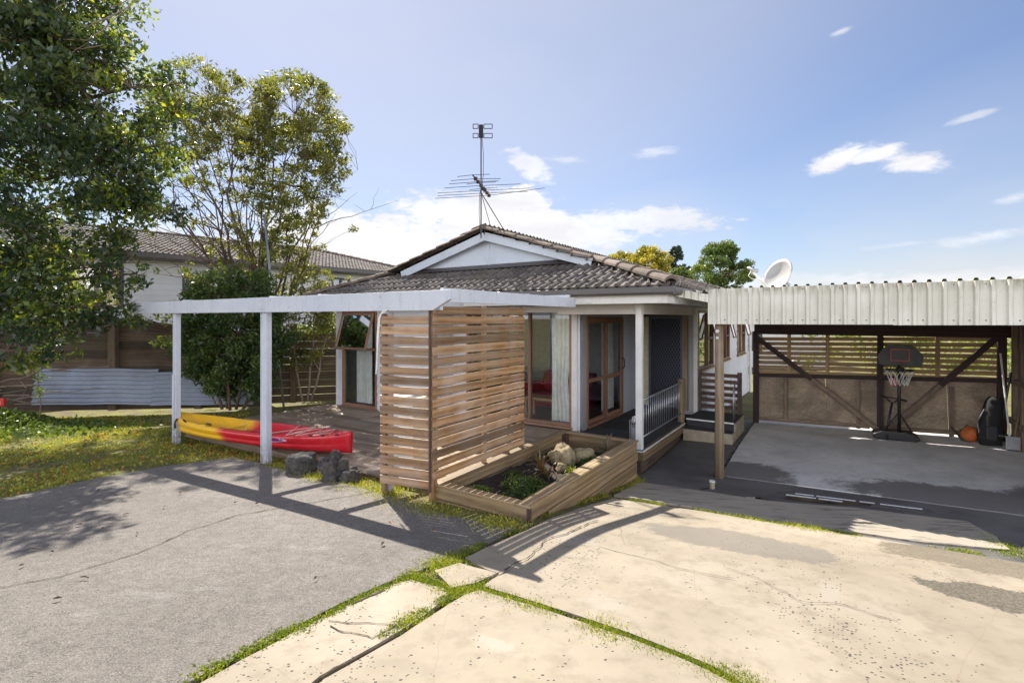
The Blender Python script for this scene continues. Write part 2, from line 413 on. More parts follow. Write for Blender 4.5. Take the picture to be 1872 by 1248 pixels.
M['blackmat'] = plain('black_fabric', (.02, .02, .022), .9)
M['redplastic'] = plain('red_plastic', (.50, .02, .02), .4)
M['orange'] = plain('orange_rubber', (.55, .13, .03), .6)
M['whiteplastic'] = plain('white_plastic', (.72, .72, .70), .4)
M['antenna'] = plain('dull_aluminium', (.07, .07, .08), .5, .5)
M['glass'] = glassm('window_glass', (.95, .97, .96), .07)
M['glass2'] = glassm('side_window_glass', (.55, .65, .62), .28)
M['curtain'] = plain('curtain_cloth', (.78, .80, .77), .9)
M['yellowcurtain'] = plain('yellow_curtain', (.62, .46, .16), .9)
M['inner'] = plain('interior_wall', (.42, .42, .43), .8)
M['innerfloor'] = plain('interior_floor', (.10, .055, .03), .5)
M['bark'] = wood('tree_bark', (.075, .05, .036), (.17, .12, .09), rough=.9, var=.25)
M['barkpale'] = wood('pale_bark', (.16, .12, .09), (.30, .24, .19), rough=.9, var=.25)
M['stem'] = plain('plant_stem', (.16, .12, .06), .8)
def rockm(name, c1, c2, sc=14):
    m, w, b = newmat(name); oc = w.n('ShaderNodeTexCoord').outputs['Object']
    n = w.noise(oc, sc, 8, .7, .3); n2 = w.noise(oc, sc*.3, 4, .6)
    col = w.mix(w.mapr(w.m('ADD', w.m('MULTIPLY', n, .6), w.m('MULTIPLY', n2, .4)), .35, .65), C4(c1), C4(c2))
    setin(w, b, Base_Color=col, Roughness=.9); bump(w, b, n, .8, .02); return m
M['lava'] = rockm('lava_rock', (.018, .017, .017), (.11, .10, .095), 22)
M['sand'] = rockm('sandstone_rock', (.16, .12, .06), (.40, .33, .20), 12)
M['step'] = rockm('step_concrete', (.24, .20, .14), (.42, .36, .27), 9)
M['soil'] = rockm('garden_soil', (.012, .009, .007), (.06, .043, .03), 40)
def tilem(name, c1, c2, c3):
    m, w, b = newmat(name); oc = w.n('ShaderNodeTexCoord').outputs['Object']
    n = w.noise(oc, 7, 7, .68, .2); n2 = w.noise(oc, 60, 3, .6); n3 = w.noise(oc, 1.1, 3, .6)
    rn = w.n('ShaderNodeAttribute', None, attribute_name='rnd').outputs['Fac']
    col = w.mix(w.mapr(n, .35, .68), C4(c1), C4(c2))
    col = w.mix(w.m('MULTIPLY', w.mapr(n2, .56, .72), .5), col, C4(c3))
    col = w.mix(w.m('MULTIPLY', w.mapr(n3, .55, .7), .35), col, (.10, .105, .06, 1))
    br = w.mapr(rn, 0, 1, .72, 1.22)
    col = w.mix(1.0, col, w.n('ShaderNodeCombineColor', {0: br, 1: br, 2: br}).outputs[0], 'MULTIPLY')
    setin(w, b, Base_Color=col, Roughness=.85); bump(w, b, w.m('ADD', n2, n), .4, .006); return m
M['tile'] = tilem('concrete_tile', (.075, .062, .058), (.175, .152, .14), (.30, .28, .26))
M['ridge'] = tilem('ridge_tile', (.11, .08, .062), (.215, .17, .14), (.32, .28, .24))

# leaf materials
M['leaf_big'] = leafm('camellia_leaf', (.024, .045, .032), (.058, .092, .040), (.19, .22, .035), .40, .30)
M['leaf_rim'] = leafm('sun_painted_leaf', (.07, .11, .02), (.17, .22, .025), (.34, .34, .035), .5, .4)  # lighter copy of the leaf colour, paints sunlight onto the crown rim
M['leaf_tree'] = leafm('tree_leaf', (.07, .085, .024), (.13, .145, .036), (.24, .23, .055), .5)
M['leaf_shrub'] = leafm('shrub_leaf', (.035, .062, .024), (.07, .115, .034), (.17, .21, .05), .42)
M['leaf_light'] = leafm('light_leaf', (.09, .13, .025), (.15, .20, .035), (.26, .28, .05), .5)
M['leaf_far'] = leafm('far_leaf', (.05, .09, .022), (.10, .15, .03), (.20, .23, .05), .3)
M['leaf_yellow'] = leafm('yellow_leaf', (.12, .13, .02), (.30, .27, .03), (.50, .40, .04), .3)
M['leaf_pine'] = leafm('pine_leaf', (.02, .04, .022), (.035, .06, .03), (.06, .085, .035), .2)
M['grass'] = leafm('grass_blade', (.08, .11, .018), (.19, .22, .03), (.40, .37, .09), .42, .5)
M['moss'] = leafm('joint_weed', (.07, .11, .012), (.15, .20, .018), (.30, .31, .04), .42, .5)
M['redleaf'] = leafm('bromeliad_leaf', (.10, .10, .03), (.16, .10, .04), (.22, .045, .035), .3)
M['greyleaf'] = leafm('aloe_leaf', (.09, .09, .06), (.15, .13, .09), (.22, .15, .12), .3)
M['deadleaf'] = leafm('dead_leaf', (.16, .07, .025), (.30, .13, .04), (.45, .18, .05), .2, .6)

# ------------------------------------------------------------------ ground materials
def grey3(w, v): return w.n('ShaderNodeCombineColor', {0: v, 1: v, 2: v}).outputs[0]
def ell(w, oc, blobs, wob=.35, nscale=2.2, edge=.12):
    """mask of noise-edged stains: blobs = (x, y, rx, ry, angle)"""
    sep = w.n('ShaderNodeSeparateXYZ', {0: oc}); x, y = sep.outputs[0], sep.outputs[1]
    nz = w.m('ADD', w.m('MULTIPLY', w.m('SUBTRACT', w.noise(oc, nscale, 7, .7, .4), .5), wob*5), w.m('MULTIPLY', w.m('SUBTRACT', w.noise(oc, nscale*4.5, 6, .7, .8), .5), wob*3.5))
    tot = None
    for bx, by, rx, ry, an in blobs:
        ca, sa = math.cos(an), math.sin(an)
        dx, dy = w.m('SUBTRACT', x, bx), w.m('SUBTRACT', y, by)
        p = w.m('DIVIDE', w.m('ADD', w.m('MULTIPLY', dx, ca), w.m('MULTIPLY', dy, sa)), rx)
        q = w.m('DIVIDE', w.m('SUBTRACT', w.m('MULTIPLY', dy, ca), w.m('MULTIPLY', dx, sa)), ry)
        r = w.m('SQRT', w.m('ADD', w.m('MULTIPLY', p, p), w.m('MULTIPLY', q, q)))
        k = w.mapr(w.m('ADD', w.m('SUBTRACT', 1.0, r), nz), 0, edge)
        tot = k if tot is None else w.m('MAXIMUM', tot, k)
    return tot
def concrete_m():
    m, w, b = newmat('old_beige_concrete'); oc = w.n('ShaderNodeTexCoord').outputs['Object']
    n1 = w.noise(oc, .9, 5, .6, .3); n2 = w.noise(oc, 6, 6, .65); n3 = w.noise(oc, 60, 3, .6)
    col = w.mix(w.mapr(n1, .35, .65), (.285, .242, .182, 1), (.355, .306, .24, 1))
    col = w.mix(w.m('MULTIPLY', w.mapr(n2, .48, .66), .5), col, (.20, .165, .12, 1))
    col = w.mix(w.m('MULTIPLY', w.mapr(n1, .60, .72), .35), col, (.36, .325, .275, 1))
    # worn patches showing grey aggregate
    def bl(u, v, ru, rv, an=ROT+.1):
        p = gp(u, v); q = gp(u+ru, v); k = gp(u, v+rv)
        return (p[0], p[1], abs(q[0]-p[0]), abs(k[1]-p[1]), an)
    soft = ell(w, oc, [bl(1345, 992, 150, 26), bl(1240, 975, 50, 14), bl(1440, 1012, 80, 16)], .22, 2.0, .1)
    soft2 = ell(w, oc, [bl(1790, 1030, 130, 26)], .25, 2.5, .1)
    dark = ell(w, oc, [bl(1835, 1098, 100, 32), bl(1760, 1082, 60, 14)], .3, 3.2, .06)
    pale = ell(w, oc, [bl(1118, 1108, 55, 20), bl(1040, 985, 60, 14), bl(1515, 1085, 20, 26), bl(900, 1180, 60, 16)], .55, 2.6, .5)
    col = w.mix(w.m('MULTIPLY', pale, .38), col, (.37, .34, .30, 1))
    vor = w.n('ShaderNodeTexVoronoi', {'Vector': oc, 'Scale': 95.0}); pebb = vor.outputs['Color']
    pg = w.n('ShaderNodeSeparateColor', {0: pebb}).outputs[0]
    col = w.mix(w.m('MULTIPLY', soft, .85), col, w.mix(n3, (.16, .142, .12, 1), (.22, .195, .165, 1)))
    col = w.mix(w.m('MULTIPLY', soft2, .9), col, w.mix(pg, (.12, .10, .072, 1), (.21, .175, .125, 1)))
    col = w.mix(w.m('MULTIPLY', dark, .92), col, w.mix(pg, (.045, .04, .032, 1), (.16, .14, .105, 1)))
    # scattered exposed dark stones, in drifts
    vs = w.n('ShaderNodeTexVoronoi', {'Vector': w.n('ShaderNodeMapping', {0: oc, 3: (1, 1.25, 1), 2: (0, 0, .5)}).outputs[0], 'Scale': 44.0, 'Randomness': 1.0})
    cellr = w.n('ShaderNodeSeparateColor', {0: vs.outputs['Color']}).outputs[0]
    drift = w.mapr(w.noise(w.n('ShaderNodeMapping', {0: oc, 2: (0, 0, -ROT), 3: (1.3, .6, 1)}).outputs[0], 1.15, 5, .7, .4), .50, .66, .985, .45)
    sel = w.m('GREATER_THAN', cellr, drift)
    sz = w.m('LESS_THAN', vs.outputs['Distance'], w.mapr(w.noise(oc, 30, 2, .5), .3, .7, .14, .46))
    spk = w.m('MULTIPLY', sel, sz)
    col = w.mix(w.m('MULTIPLY', spk, .92), col, (.045, .042, .038, 1))
    fine = w.m('GREATER_THAN', w.noise(oc, 95, 4, .75), .635)
    col = w.mix(w.m('MULTIPLY', w.m('MULTIPLY', fine, w.mapr(n1, .45, .7)), .5), col, (.2, .16, .12, 1))
    cr = w.n('ShaderNodeTexVoronoi', {'Vector': w.mix(.12, oc, w.n('ShaderNodeTexNoise', {'Vector': oc, 'Scale': 2.4, 'Detail': 5.0}).outputs[1]), 'Scale': .62}, feature='DISTANCE_TO_EDGE').outputs[0]
    ck = w.m('LESS_THAN', cr, .0016)
    col = w.mix(w.m('MULTIPLY', ck, .3), col, (.25, .18, .12, 1))
    lg = w.mapr(w.noise(oc, .45, 4, .55, .6), .38, .62, .84, 1.06)
    col = w.mix(1.0, col, grey3(w, lg), 'MULTIPLY')
    stn = w.mapr(w.noise(w.n('ShaderNodeMapping', {0: oc, 2: (0, 0, -ROT), 3: (.6, 1.5, 1)}).outputs[0], 1.3, 8, .68, .5), .56, .66)
    col = w.mix(w.m('MULTIPLY', stn, .3), col, (.22, .19, .155, 1))
    setin(w, b, Base_Color=col, Roughness=.88)
    bump(w, b, w.m('SUBTRACT', w.m('ADD', w.m('MULTIPLY', n3, .3), n2), spk), .35, .01)
    return m
def asphalt_m():
    m, w, b = newmat('worn_asphalt'); oc = w.n('ShaderNodeTexCoord').outputs['Object']
    vor = w.n('ShaderNodeTexVoronoi', {'Vector': oc, 'Scale': 150.0}); pg = w.n('ShaderNodeSeparateColor', {0: vor.outputs['Color']}).outputs[0]
    n1 = w.noise(oc, .55, 5, .6, .3); n2 = w.noise(oc, 190, 2, .6)
    col = w.mix(pg, (.135, .121, .11, 1), (.275, .248, .226, 1))
    col = w.mix(w.m('MULTIPLY', w.mapr(n2, .5, .75), .6), col, (.34, .315, .29, 1))
    col = w.mix(w.m('MULTIPLY', w.mapr(vor.outputs['Distance'], .4, .8), .6), col, (.065, .058, .052, 1))
    br = w.m('MULTIPLY', w.mapr(n1, .3, .7, .78, 1.14), w.mapr(w.noise(oc, 9, 5, .7), .3, .7, .88, 1.1))
    st = w.mapr(w.noise(w.n('ShaderNodeMapping', {0: oc, 2: (0, 0, .5), 3: (.5, 1.6, 1)}).outputs[0], 1.7, 5, .65), .60, .72)
    col = w.mix(w.m('MULTIPLY', st, .35), col, (.38, .37, .36, 1))
    col = w.mix(1.0, col, grey3(w, br), 'MULTIPLY')
    ed = w.n('ShaderNodeTexVoronoi', {'Vector': w.mix(.02, oc, w.n('ShaderNodeTexNoise', {'Vector': oc, 'Scale': 30.0}).outputs[1]), 'Scale': 38.0}, feature='DISTANCE_TO_EDGE').outputs[0]
    el_ = w.m('MULTIPLY', w.mapr(ed, 0.0, .10, 1, 0), w.mapr(w.noise(oc, 14, 3, .6), .42, .6))
    col = w.mix(w.m('MULTIPLY', el_, .55), col, (.06, .053, .047, 1))
    setin(w, b, Base_Color=col, Roughness=.9); bump(w, b, w.m('SUBTRACT', w.m('SUBTRACT', n2, vor.outputs['Distance']), el_), .6, .007)
    return m
def wet_asphalt_m():
    m, w, b = newmat('dark_damp_asphalt'); oc = w.n('ShaderNodeTexCoord').outputs['Object']
    n1 = w.noise(oc, 1.0, 6, .6, .4); n2 = w.noise(oc, 110, 3, .6)
    col = w.mix(w.mapr(n1, .35, .7), (.085, .08, .08, 1), (.17, .16, .158, 1))
    col = w.mix(w.m('MULTIPLY', w.mapr(n2, .5, .7), .4), col, (.17, .16, .15, 1))
    wet = w.mapr(w.noise(oc, .8, 4, .6, .2), .5, .62)
    col = w.mix(w.m('MULTIPLY', wet, .5), col, (.04, .038, .038, 1))
    setin(w, b, Base_Color=col, Roughness=w.mapr(wet, 0, 1, .8, .42)); bump(w, b, n2, .3, .005)
    return m
def slab_m(blobs, name, c1, c2, cd):
    m, w, b = newmat(name); oc = w.n('ShaderNodeTexCoord').outputs['Object']
    n1 = w.noise(oc, 1.2, 6, .6, .3); n2 = w.noise(oc, 9, 6, .7, .2); n3 = w.noise(oc, 90, 2, .6)
    col = w.mix(w.mapr(n1, .35, .65), C4(c1), C4(c2))
    col = w.mix(w.m('MULTIPLY', w.mapr(n2, .5, .75), .4), col, C4(tuple(c*.6 for c in c1)))
    col = w.mix(w.m('MULTIPLY', w.mapr(n3, .6, .7), .35), col, C4(tuple(c*.5 for c in c1)))
    mk = ell(w, oc, blobs, .22, 1.8, .22)
    col = w.mix(w.m('MULTIPLY', mk, .88), col, w.mix(n2, C4(cd), C4(tuple(c*1.7 for c in cd))))
    setin(w, b, Base_Color=col, Roughness=w.mapr(mk, 0, 1, .85, .6)); bump(w, b, w.m('ADD', n2, n3), .25, .006)
    return m
def strip_m():
    m, w, b = newmat('blackened_concrete'); oc = w.n('ShaderNodeTexCoord').outputs['Object']
    n1 = w.noise(oc, 1.2, 6, .6, .3); v = w.n('ShaderNodeMapping', {0: oc, 2: (0, 0, -ROT), 3: (1.2, 7, 1)}).outputs[0]
    n2 = w.noise(v, 1.6, 8, .72, .5); n3 = w.noise(oc, 70, 2, .6)
    col = w.mix(w.mapr(n1, .35, .65), (.31, .275, .225, 1), (.38, .335, .27, 1))
    col = w.mix(w.m('MULTIPLY', w.mapr(n2, .53, .62), .8), col, (.10, .095, .09, 1))
    col = w.mix(w.m('MULTIPLY', w.mapr(n3, .6, .7), .3), col, (.2, .18, .15, 1))
    setin(w, b, Base_Color=col, Roughness=.85); bump(w, b, w.m('ADD', n2, n3), .25, .006); return m
def earth_m():
    m, w, b = newmat('mossy_earth'); oc = w.n('ShaderNodeTexCoord').outputs['Object']
    n1 = w.noise(oc, 1.3, 6, .65, .4); n2 = w.noise(oc, 22, 5, .7); n3 = w.noise(oc, 4.5, 4, .6)
    col = w.mix(w.mapr(n2, .35, .65), (.075, .055, .032, 1), (.17, .13, .075, 1))
    col = w.mix(w.mapr(w.m('ADD', w.m('MULTIPLY', n1, .6), w.m('MULTIPLY', n3, .4)), .42, .56), col, w.mix(n2, (.10, .115, .02, 1), (.27, .26, .05, 1)))
    col = w.mix(w.m('MULTIPLY', w.mapr(n3, .58, .7), .7), col, (.055, .042, .03, 1))
    setin(w, b, Base_Color=col, Roughness=.95); bump(w, b, w.m('ADD', n2, w.m('MULTIPLY', n3, 2)), .9, .03); return m

# ------------------------------------------------------------------ ground sheets
def build_ground():
    def lines(a, b, st, far):
        mid = [a+i*st for i in range(int((b-a)/st)+1)]
        lo, hi = [], []; d = st*2; x = a
        while x > -far: x -= d; lo.append(x); d *= 1.6
        d = st*2; x = b
        while x < far: x += d; hi.append(x); d *= 1.6
        return lo[::-1]+mid+hi
    xs = lines(-15, 13, .3, 900); ys = lines(-3, 22, .3, 1500)
    vs = []
    for y in ys:
        for x in xs:
            z = g(x, y)-.012
            S, T = ST(x, y)
            inside = -15 < x < 13 and -3 < y < 16
            if inside and S < -1.2: z += mn.noise(Vector((x*1.3, y*1.3, 0)))*.02
            if x*x+y*y > 60**2: z = -1.0
            vs.append((x, y, z))
    nx = len(xs)
    fs = [(j*nx+i, j*nx+i+1, (j+1)*nx+i+1, (j+1)*nx+i) for j in range(len(ys)-1) for i in range(nx-1)]
    me = bpy.data.meshes.new('ground'); me.from_pydata(vs, [], fs); me.materials.append(earth_m())
    me.polygons.foreach_set('use_smooth', [True]*len(fs))
    o = bpy.data.objects.new('ground', me); COL.objects.link(o); tag(o, kind='structure')
build_ground()

def densify(pts, step=.12, jit=0.0):
    out = []
    for a, b in zip(pts, pts[1:]+pts[:1]):
        L = math.dist(a, b); n = max(1, int(L/step)); n = min(n, 80)
        for i in range(n):
            t = i/n; x = a[0]+(b[0]-a[0])*t; y = a[1]+(b[1]-a[1])*t
            if jit:
                x += mn.noise(Vector((x*4, y*4, 3)))*jit+mn.noise(Vector((x*17, y*17, 3)))*jit*.4
                y += mn.noise(Vector((x*4, y*4, 9)))*jit+mn.noise(Vector((x*17, y*17, 9)))*jit*.4
            out.append((x, y))
    return out
def sheet(name, pts, off, mat, step=.25, jit=.02, skirt=.03, bumpy=0.0, kind='structure', label=None):
    pts = densify(pts, .12, jit)
    bm = bmesh.new(); f = bm.faces.new([bm.verts.new((x, y, 0)) for x, y in pts])
    x0, x1 = min(p[0] for p in pts), max(p[0] for p in pts); y0, y1 = min(p[1] for p in pts), max(p[1] for p in pts)
    x = math.floor(x0/step)*step+step*.501
    while x < x1:
        bmesh.ops.bisect_plane(bm, geom=bm.verts[:]+bm.edges[:]+bm.faces[:], plane_co=(x, 0, 0), plane_no=(1, 0, 0)); x += step
    y = math.floor(y0/step)*step+step*.501
    while y < y1:
        bmesh.ops.bisect_plane(bm, geom=bm.verts[:]+bm.edges[:]+bm.faces[:], plane_co=(0, y, 0), plane_no=(0, 1, 0)); y += step
    bmesh.ops.triangulate(bm, faces=bm.faces[:])
    for v in bm.verts:
        v.co.z = g(v.co.x, v.co.y)+off+(mn.noise(Vector((v.co.x*.9, v.co.y*.9, 5)))*bumpy if bumpy else 0)
    if skirt:
        be = [e for e in bm.edges if e.is_boundary]
        r = bmesh.ops.extrude_edge_only(bm, edges=be)
        for v in r['geom']:
            if isinstance(v, bmesh.types.BMVert): v.co.z -= skirt
    bmesh.ops.recalc_face_normals(bm, faces=bm.faces[:])
    me = bpy.data.meshes.new(name); bm.to_mesh(me); bm.free()
    if sum(p.normal.z for p in me.polygons) < 0: me.flip_normals()
    me.materials.append(mat)
    o = bpy.data.objects.new(name, me); COL.objects.link(o); tag(o, label, kind=kind); return o
def ext(a, b, k): return (b[0]+(b[0]-a[0])*k, b[1]+(b[1]-a[1])*k)
def PX(*uv): return [gp(u, v) for u, v in uv]

ASPH_EDGE = PX((0, 913), (160, 879), (300, 853), (425, 838), (470, 846), (560, 871), (640, 886), (700, 905), (800, 936), (900, 962), (948, 968))
ASPH_R = PX((905, 988), (830, 1022), (700, 1070), (600, 1115), (480, 1180), (350, 1246))
e1 = ext(ASPH_R[-2], ASPH_R[-1], 2.2); e0 = ext(ASPH_EDGE[1], ASPH_EDGE[0], 1.6)
sheet('asphalt_driveway', ASPH_EDGE+ASPH_R+[e1, (e1[0]-1, -2.5), (-11, -2.5), (e0[0]-.5, e0[1]-.3), e0], .012, asphalt_m(), .22, .012)
cm = concrete_m()
A = PX((1120, 912), (1280, 936), (1395, 955), (1600, 987), (1872, 1032))
A += [ext(A[-2], A[-1], .7), (4.6, .4), (4.6, -2)]
A += [(2.2, -2)]+PX((1420, 1285), (1300, 1222), (1150, 1162), (1010, 1115), (885, 1073), (912, 1052), (848, 1024), (905, 996), (965, 970), (1050, 934))
sheet('concrete_slab', A, .016, cm, .22, .02, bumpy=.01)
B = PX((878, 1082), (1010, 1124), (1150, 1171), (1300, 1234), (1400, 1290))+[(1.9, -2), (-.5, -2)]+PX((540, 1290), (592, 1248), (700, 1188), (790, 1130), (850, 1092))
sheet('concrete_slab', B, .020, cm, .22, .02)
D = PX((752, 1062), (690, 1082), (600, 1125), (500, 1180), (380, 1243), (300, 1295))+PX((520, 1292), (585, 1240), (695, 1180), (775, 1128), (822, 1092), (810, 1078))
sheet('concrete_slab', D, .014, cm, .2, .02)
E = PX((795, 1046), (838, 1032), (898, 1048), (908, 1052), (868, 1070), (825, 1078))
sheet('concrete_slab', E, .018, cm, .2, .015)
Wk = [tuple(W(*p)[:2]) for p in ((.1, -.3), (.1, 2.7), (.1, 4.9), (1.05, 4.9), (1.12, 4.6), (1.2, .45), (5.6, .45), (5.6, -3.2), (3.2, -2.1), (.2, -1.35))]
sheet('asphalt_walkway', Wk, .004, wet_asphalt_m(), .22, .015)
F = PX((1122, 907), (1170, 883), (1280, 899), (1406, 918), (1565, 931), (1770, 956), (1820, 984), (1846, 1008), (1685, 994), (1482, 963), (1280, 931))
sheet('drain_apron', F, .022, strip_m(), .22, .015)
cps = [tuple(W(*p)[:2]) for p in ((1.17, .42), (5.9, .42), (5.9, 4.95), (1.09, 4.95))]
def wb(S, T, rs, rt): p = W(S, T); return (p.x, p.y, rs, rt, ROT)
sheet('carport_floor', cps, .018, slab_m([wb(1.5, .7, .75, .6), wb(4.0, .75, 1.5, .55), wb(5.5, .9, 1.2, .9), wb(3.6, 4.0, .12, .05)], 'stained_slab', (.52, .51, .50), (.72, .705, .69), (.10, .092, .092)), .25, .012, .03)

# cracks: thin dark sunken lines lying on the slabs
M['crack'] = rockm('crack_dirt', (.02, .016, .012), (.07, .05, .035), 30)
def crack(pts, wd, off, name='crack', parent=None):
    p = []
    for a, b in zip(pts, pts[1:]):
        L = math.dist(a, b); n = max(2, int(L/.04))
        for i in range(n): t = i/n; p.append((a[0]+(b[0]-a[0])*t, a[1]+(b[1]-a[1])*t))
    p.append(pts[-1]); mb = MB(); prev = None
    for i, (x, y) in enumerate(p):
        jx = mn.noise(Vector((x*6, y*6, 1)))*.03+mn.noise(Vector((x*25, y*25, 1)))*.012
        jy = mn.noise(Vector((x*6, y*6, 8)))*.03+mn.noise(Vector((x*25, y*25, 8)))*.012
        a, b = p[max(0, i-1)], p[min(len(p)-1, i+1)]
        dx, dy = b[0]-a[0], b[1]-a[1]; l = math.hypot(dx, dy) or 1
        ww = wd*(.35+1.2*abs(mn.noise(Vector((x*9, y*9, 4)))))
        q = [(x+jx-dy/l*ww, y+jy+dx/l*ww), (x+jx+dy/l*ww, y+jy-dx/l*ww)]
        q = [(a_, b_, g(a_, b_)+off) for a_, b_ in q]
        if prev: mb.poly([prev[0], prev[1], q[1], q[0]])
        prev = q
    o = mb.build(name, M['crack'], parent); tag(o, kind='structure'); return o
crack(PX((0, 1078), (100, 1060), (250, 1015), (340, 975), (430, 945), (560, 922), (690, 900)), .008, .018, 'driveway_crack')
crack(PX((640, 1110), (700, 1082)), .015, .018, 'slab_crack')
crack(PX((590, 1246), (640, 1215), (720, 1170)), .008, .024, 'slab_crack')
crack(PX((600, 1142), (740, 1145)), .005, .019, 'slab_crack'); crack(PX((600, 1150), (680, 1170), (740, 1140)), .006, .019, 'slab_crack')
crack(PX((870, 1072), (960, 1030), (1000, 990), (1040, 980), (1090, 955)), .008, .030, 'slab_crack')
crack(PX((1095, 1003), (1185, 1025), (1265, 1048), (1340, 1062)), .004, .022, 'slab_crack'); crack(PX((1325, 1040), (1385, 1060), (1430, 1085), (1465, 1103), (1545, 1112), (1640, 1140)), .004, .022, 'slab_crack'); crack(PX((1140, 1000), (1130, 960), (1190, 935)), .0015, .030, 'slab_crack')
crack([tuple(W(1.14, t)[:2]) for t in (.5, 1.6, 2.6, 3.6, 4.7)], .035, .012, 'slab_crack')

# leaves helper ------------------------------------------------------------------
RG = np.random.default_rng(11)
def quads(name, P, A, B, mat, rnd, parent=None, diamond=True, loc=None):
    """N leaf faces: centres P, half-length vectors A, half-width vectors B"""
    n = len(P)
    if diamond: V = np.stack([P-A, P+B-A*.1, P+A, P-B-A*.1], 1)
    else: V = np.stack([P-B, P+B, P+A], 1)
    k = V.shape[1]; V = V.reshape(-1, 3)
    me = bpy.data.meshes.new(name); me.vertices.add(len(V)); me.vertices.foreach_set('co', V.astype(np.float32).ravel())
    me.loops.add(n*k); me.loops.foreach_set('vertex_index', np.arange(n*k, dtype=np.int32))
    me.polygons.add(n); me.polygons.foreach_set('loop_start', np.arange(0, n*k, k, dtype=np.int32))
    me.update(calc_edges=True)
    at = me.attributes.new('rnd', 'FLOAT', 'POINT'); at.data.foreach_set('value', np.repeat(rnd, k).astype(np.float32))
    me.materials.append(mat)
    o = bpy.data.objects.new(name, me); COL.objects.link(o)
    if parent: o.parent = parent
    if loc is not None: o.location = loc
    return o
def unit(v): return v/np.maximum(np.linalg.norm(v, axis=1, keepdims=True), 1e-6)
def leafcloud(name, P, size, mat, parent=None, droop=.3, ratio=.42, rnd=None, sizevar=.5):
    n = len(P); a = RG.normal(size=(n, 3)); a[:, 2] -= droop; a = unit(a)
    b = unit(np.cross(a, RG.normal(size=(n, 3))))
    s = size*(1+RG.uniform(-sizevar, sizevar, (n, 1)))
    if rnd is None: rnd = np.clip(RG.normal(.45, .25, n), 0, 1)
    return quads(name, P, a*s, b*s*ratio, mat, rnd, parent)

# ------------------------------------------------------------------ house
Fp = lambda T: (lambda u, d, z: Vector((u, T-d, z)))       # wall facing the street, outward = -T
Sp = lambda S: (lambda u, d, z: Vector((S+d, u, z)))       # wall facing the carport, outward = +S
def bx(mb, fn, u0, u1, d0, d1, z0, z1, mi=0, r=None):
    a, b = fn(u0, d0, z0), fn(u1, d1, z1)
    mb.box(min(a.x, b.x), max(a.x, b.x), min(a.y, b.y), max(a.y, b.y), min(a.z, b.z), max(a.z, b.z), mi, r)
def boards(mb, fn, u0, u1, z0, z1, holes=(), bh=.18, lap=.016):
    k = 0; z = z0
    while z < z1-1e-4:
        zt = min(z+bh, z1)
        brk = sorted({z, zt}|{h for H in holes for h in H[2:] if z < h < zt})
        r = random.random()
        for a, b in zip(brk, brk[1:]):
            mid = (a+b)/2; segs = [(u0, u1)]
            for ha, hb, hz0, hz1 in holes:
                if hz0 <= mid <= hz1:
                    ns = []
                    for s0, s1 in segs:
                        if hb <= s0 or ha >= s1: ns.append((s0, s1)); continue
                        if ha > s0: ns.append((s0, ha))
                        if hb < s1: ns.append((hb, s1))
                    segs = ns
            da = .004+lap*(1-(a-z)/bh); db = .004+lap*(1-(b-z)/bh)
            for s0, s1 in segs:
                mb._add([fn(s0, da, a), fn(s1, da, a), fn(s1, db, b), fn(s0, db, b)], [(0, 1, 2, 3)], [[(s0, a), (s1, a), (s1, b), (s0, b)]], 0, r)
                if a == z: mb._add([fn(s0, -.01, a), fn(s1, -.01, a), fn(s1, da, a), fn(s0, da, a)], [(0, 1, 2, 3)], [[(s0, a), (s1, a), (s1, a), (s0, a)]], 0, r)
        z = zt
def window(parent, fn, u0, u1, z0, z1, vm=(), hm=(), fw=.05, glass='glass', dep=(-.06, .03), sill=True, label=None):
    mb = MB(); d0, d1 = dep
    bx(mb, fn, u0, u0+fw, d0, d1, z0, z1); bx(mb, fn, u1-fw, u1, d0, d1, z0, z1)
    bx(mb, fn, u0+fw, u1-fw, d0, d1, z1-fw, z1); bx(mb, fn, u0+fw, u1-fw, d0, d1, z0, z0+fw)
    us = [u0+fw]+[x for m in vm for x in (m-.025, m+.025)]+[u1-fw]
    for m in vm: bx(mb, fn, m-.025, m+.025, d0+.004, d1-.004, z0+fw, z1-fw)
    for (a, b, zz) in hm: bx(mb, fn, a, b, d0+.008, d1-.008, zz-.025, zz+.025)
    f = mb.build('window', M['frame'], parent, bevel=.004)
    if label: f['label'] = label
    p = MB()
    for i in range(0, len(us), 2): p._add([fn(us[i]-.01, -.02, z0+fw-.01), fn(us[i+1]+.01, -.02, z0+fw-.01), fn(us[i+1]+.01, -.02, z1-fw+.01), fn(us[i]-.01, -.02, z1-fw+.01)], [(0, 1, 2, 3)], [[(0, 0), (1, 0), (1, 1), (0, 1)]])
    p.build('pane', M[glass], f)
    if sill:
        s = MB(); bx(s, fn, u0-.03, u1+.03, d0, .06, z0-.045, z0-.003); s.build('sill', M['frame'], f)
    return f

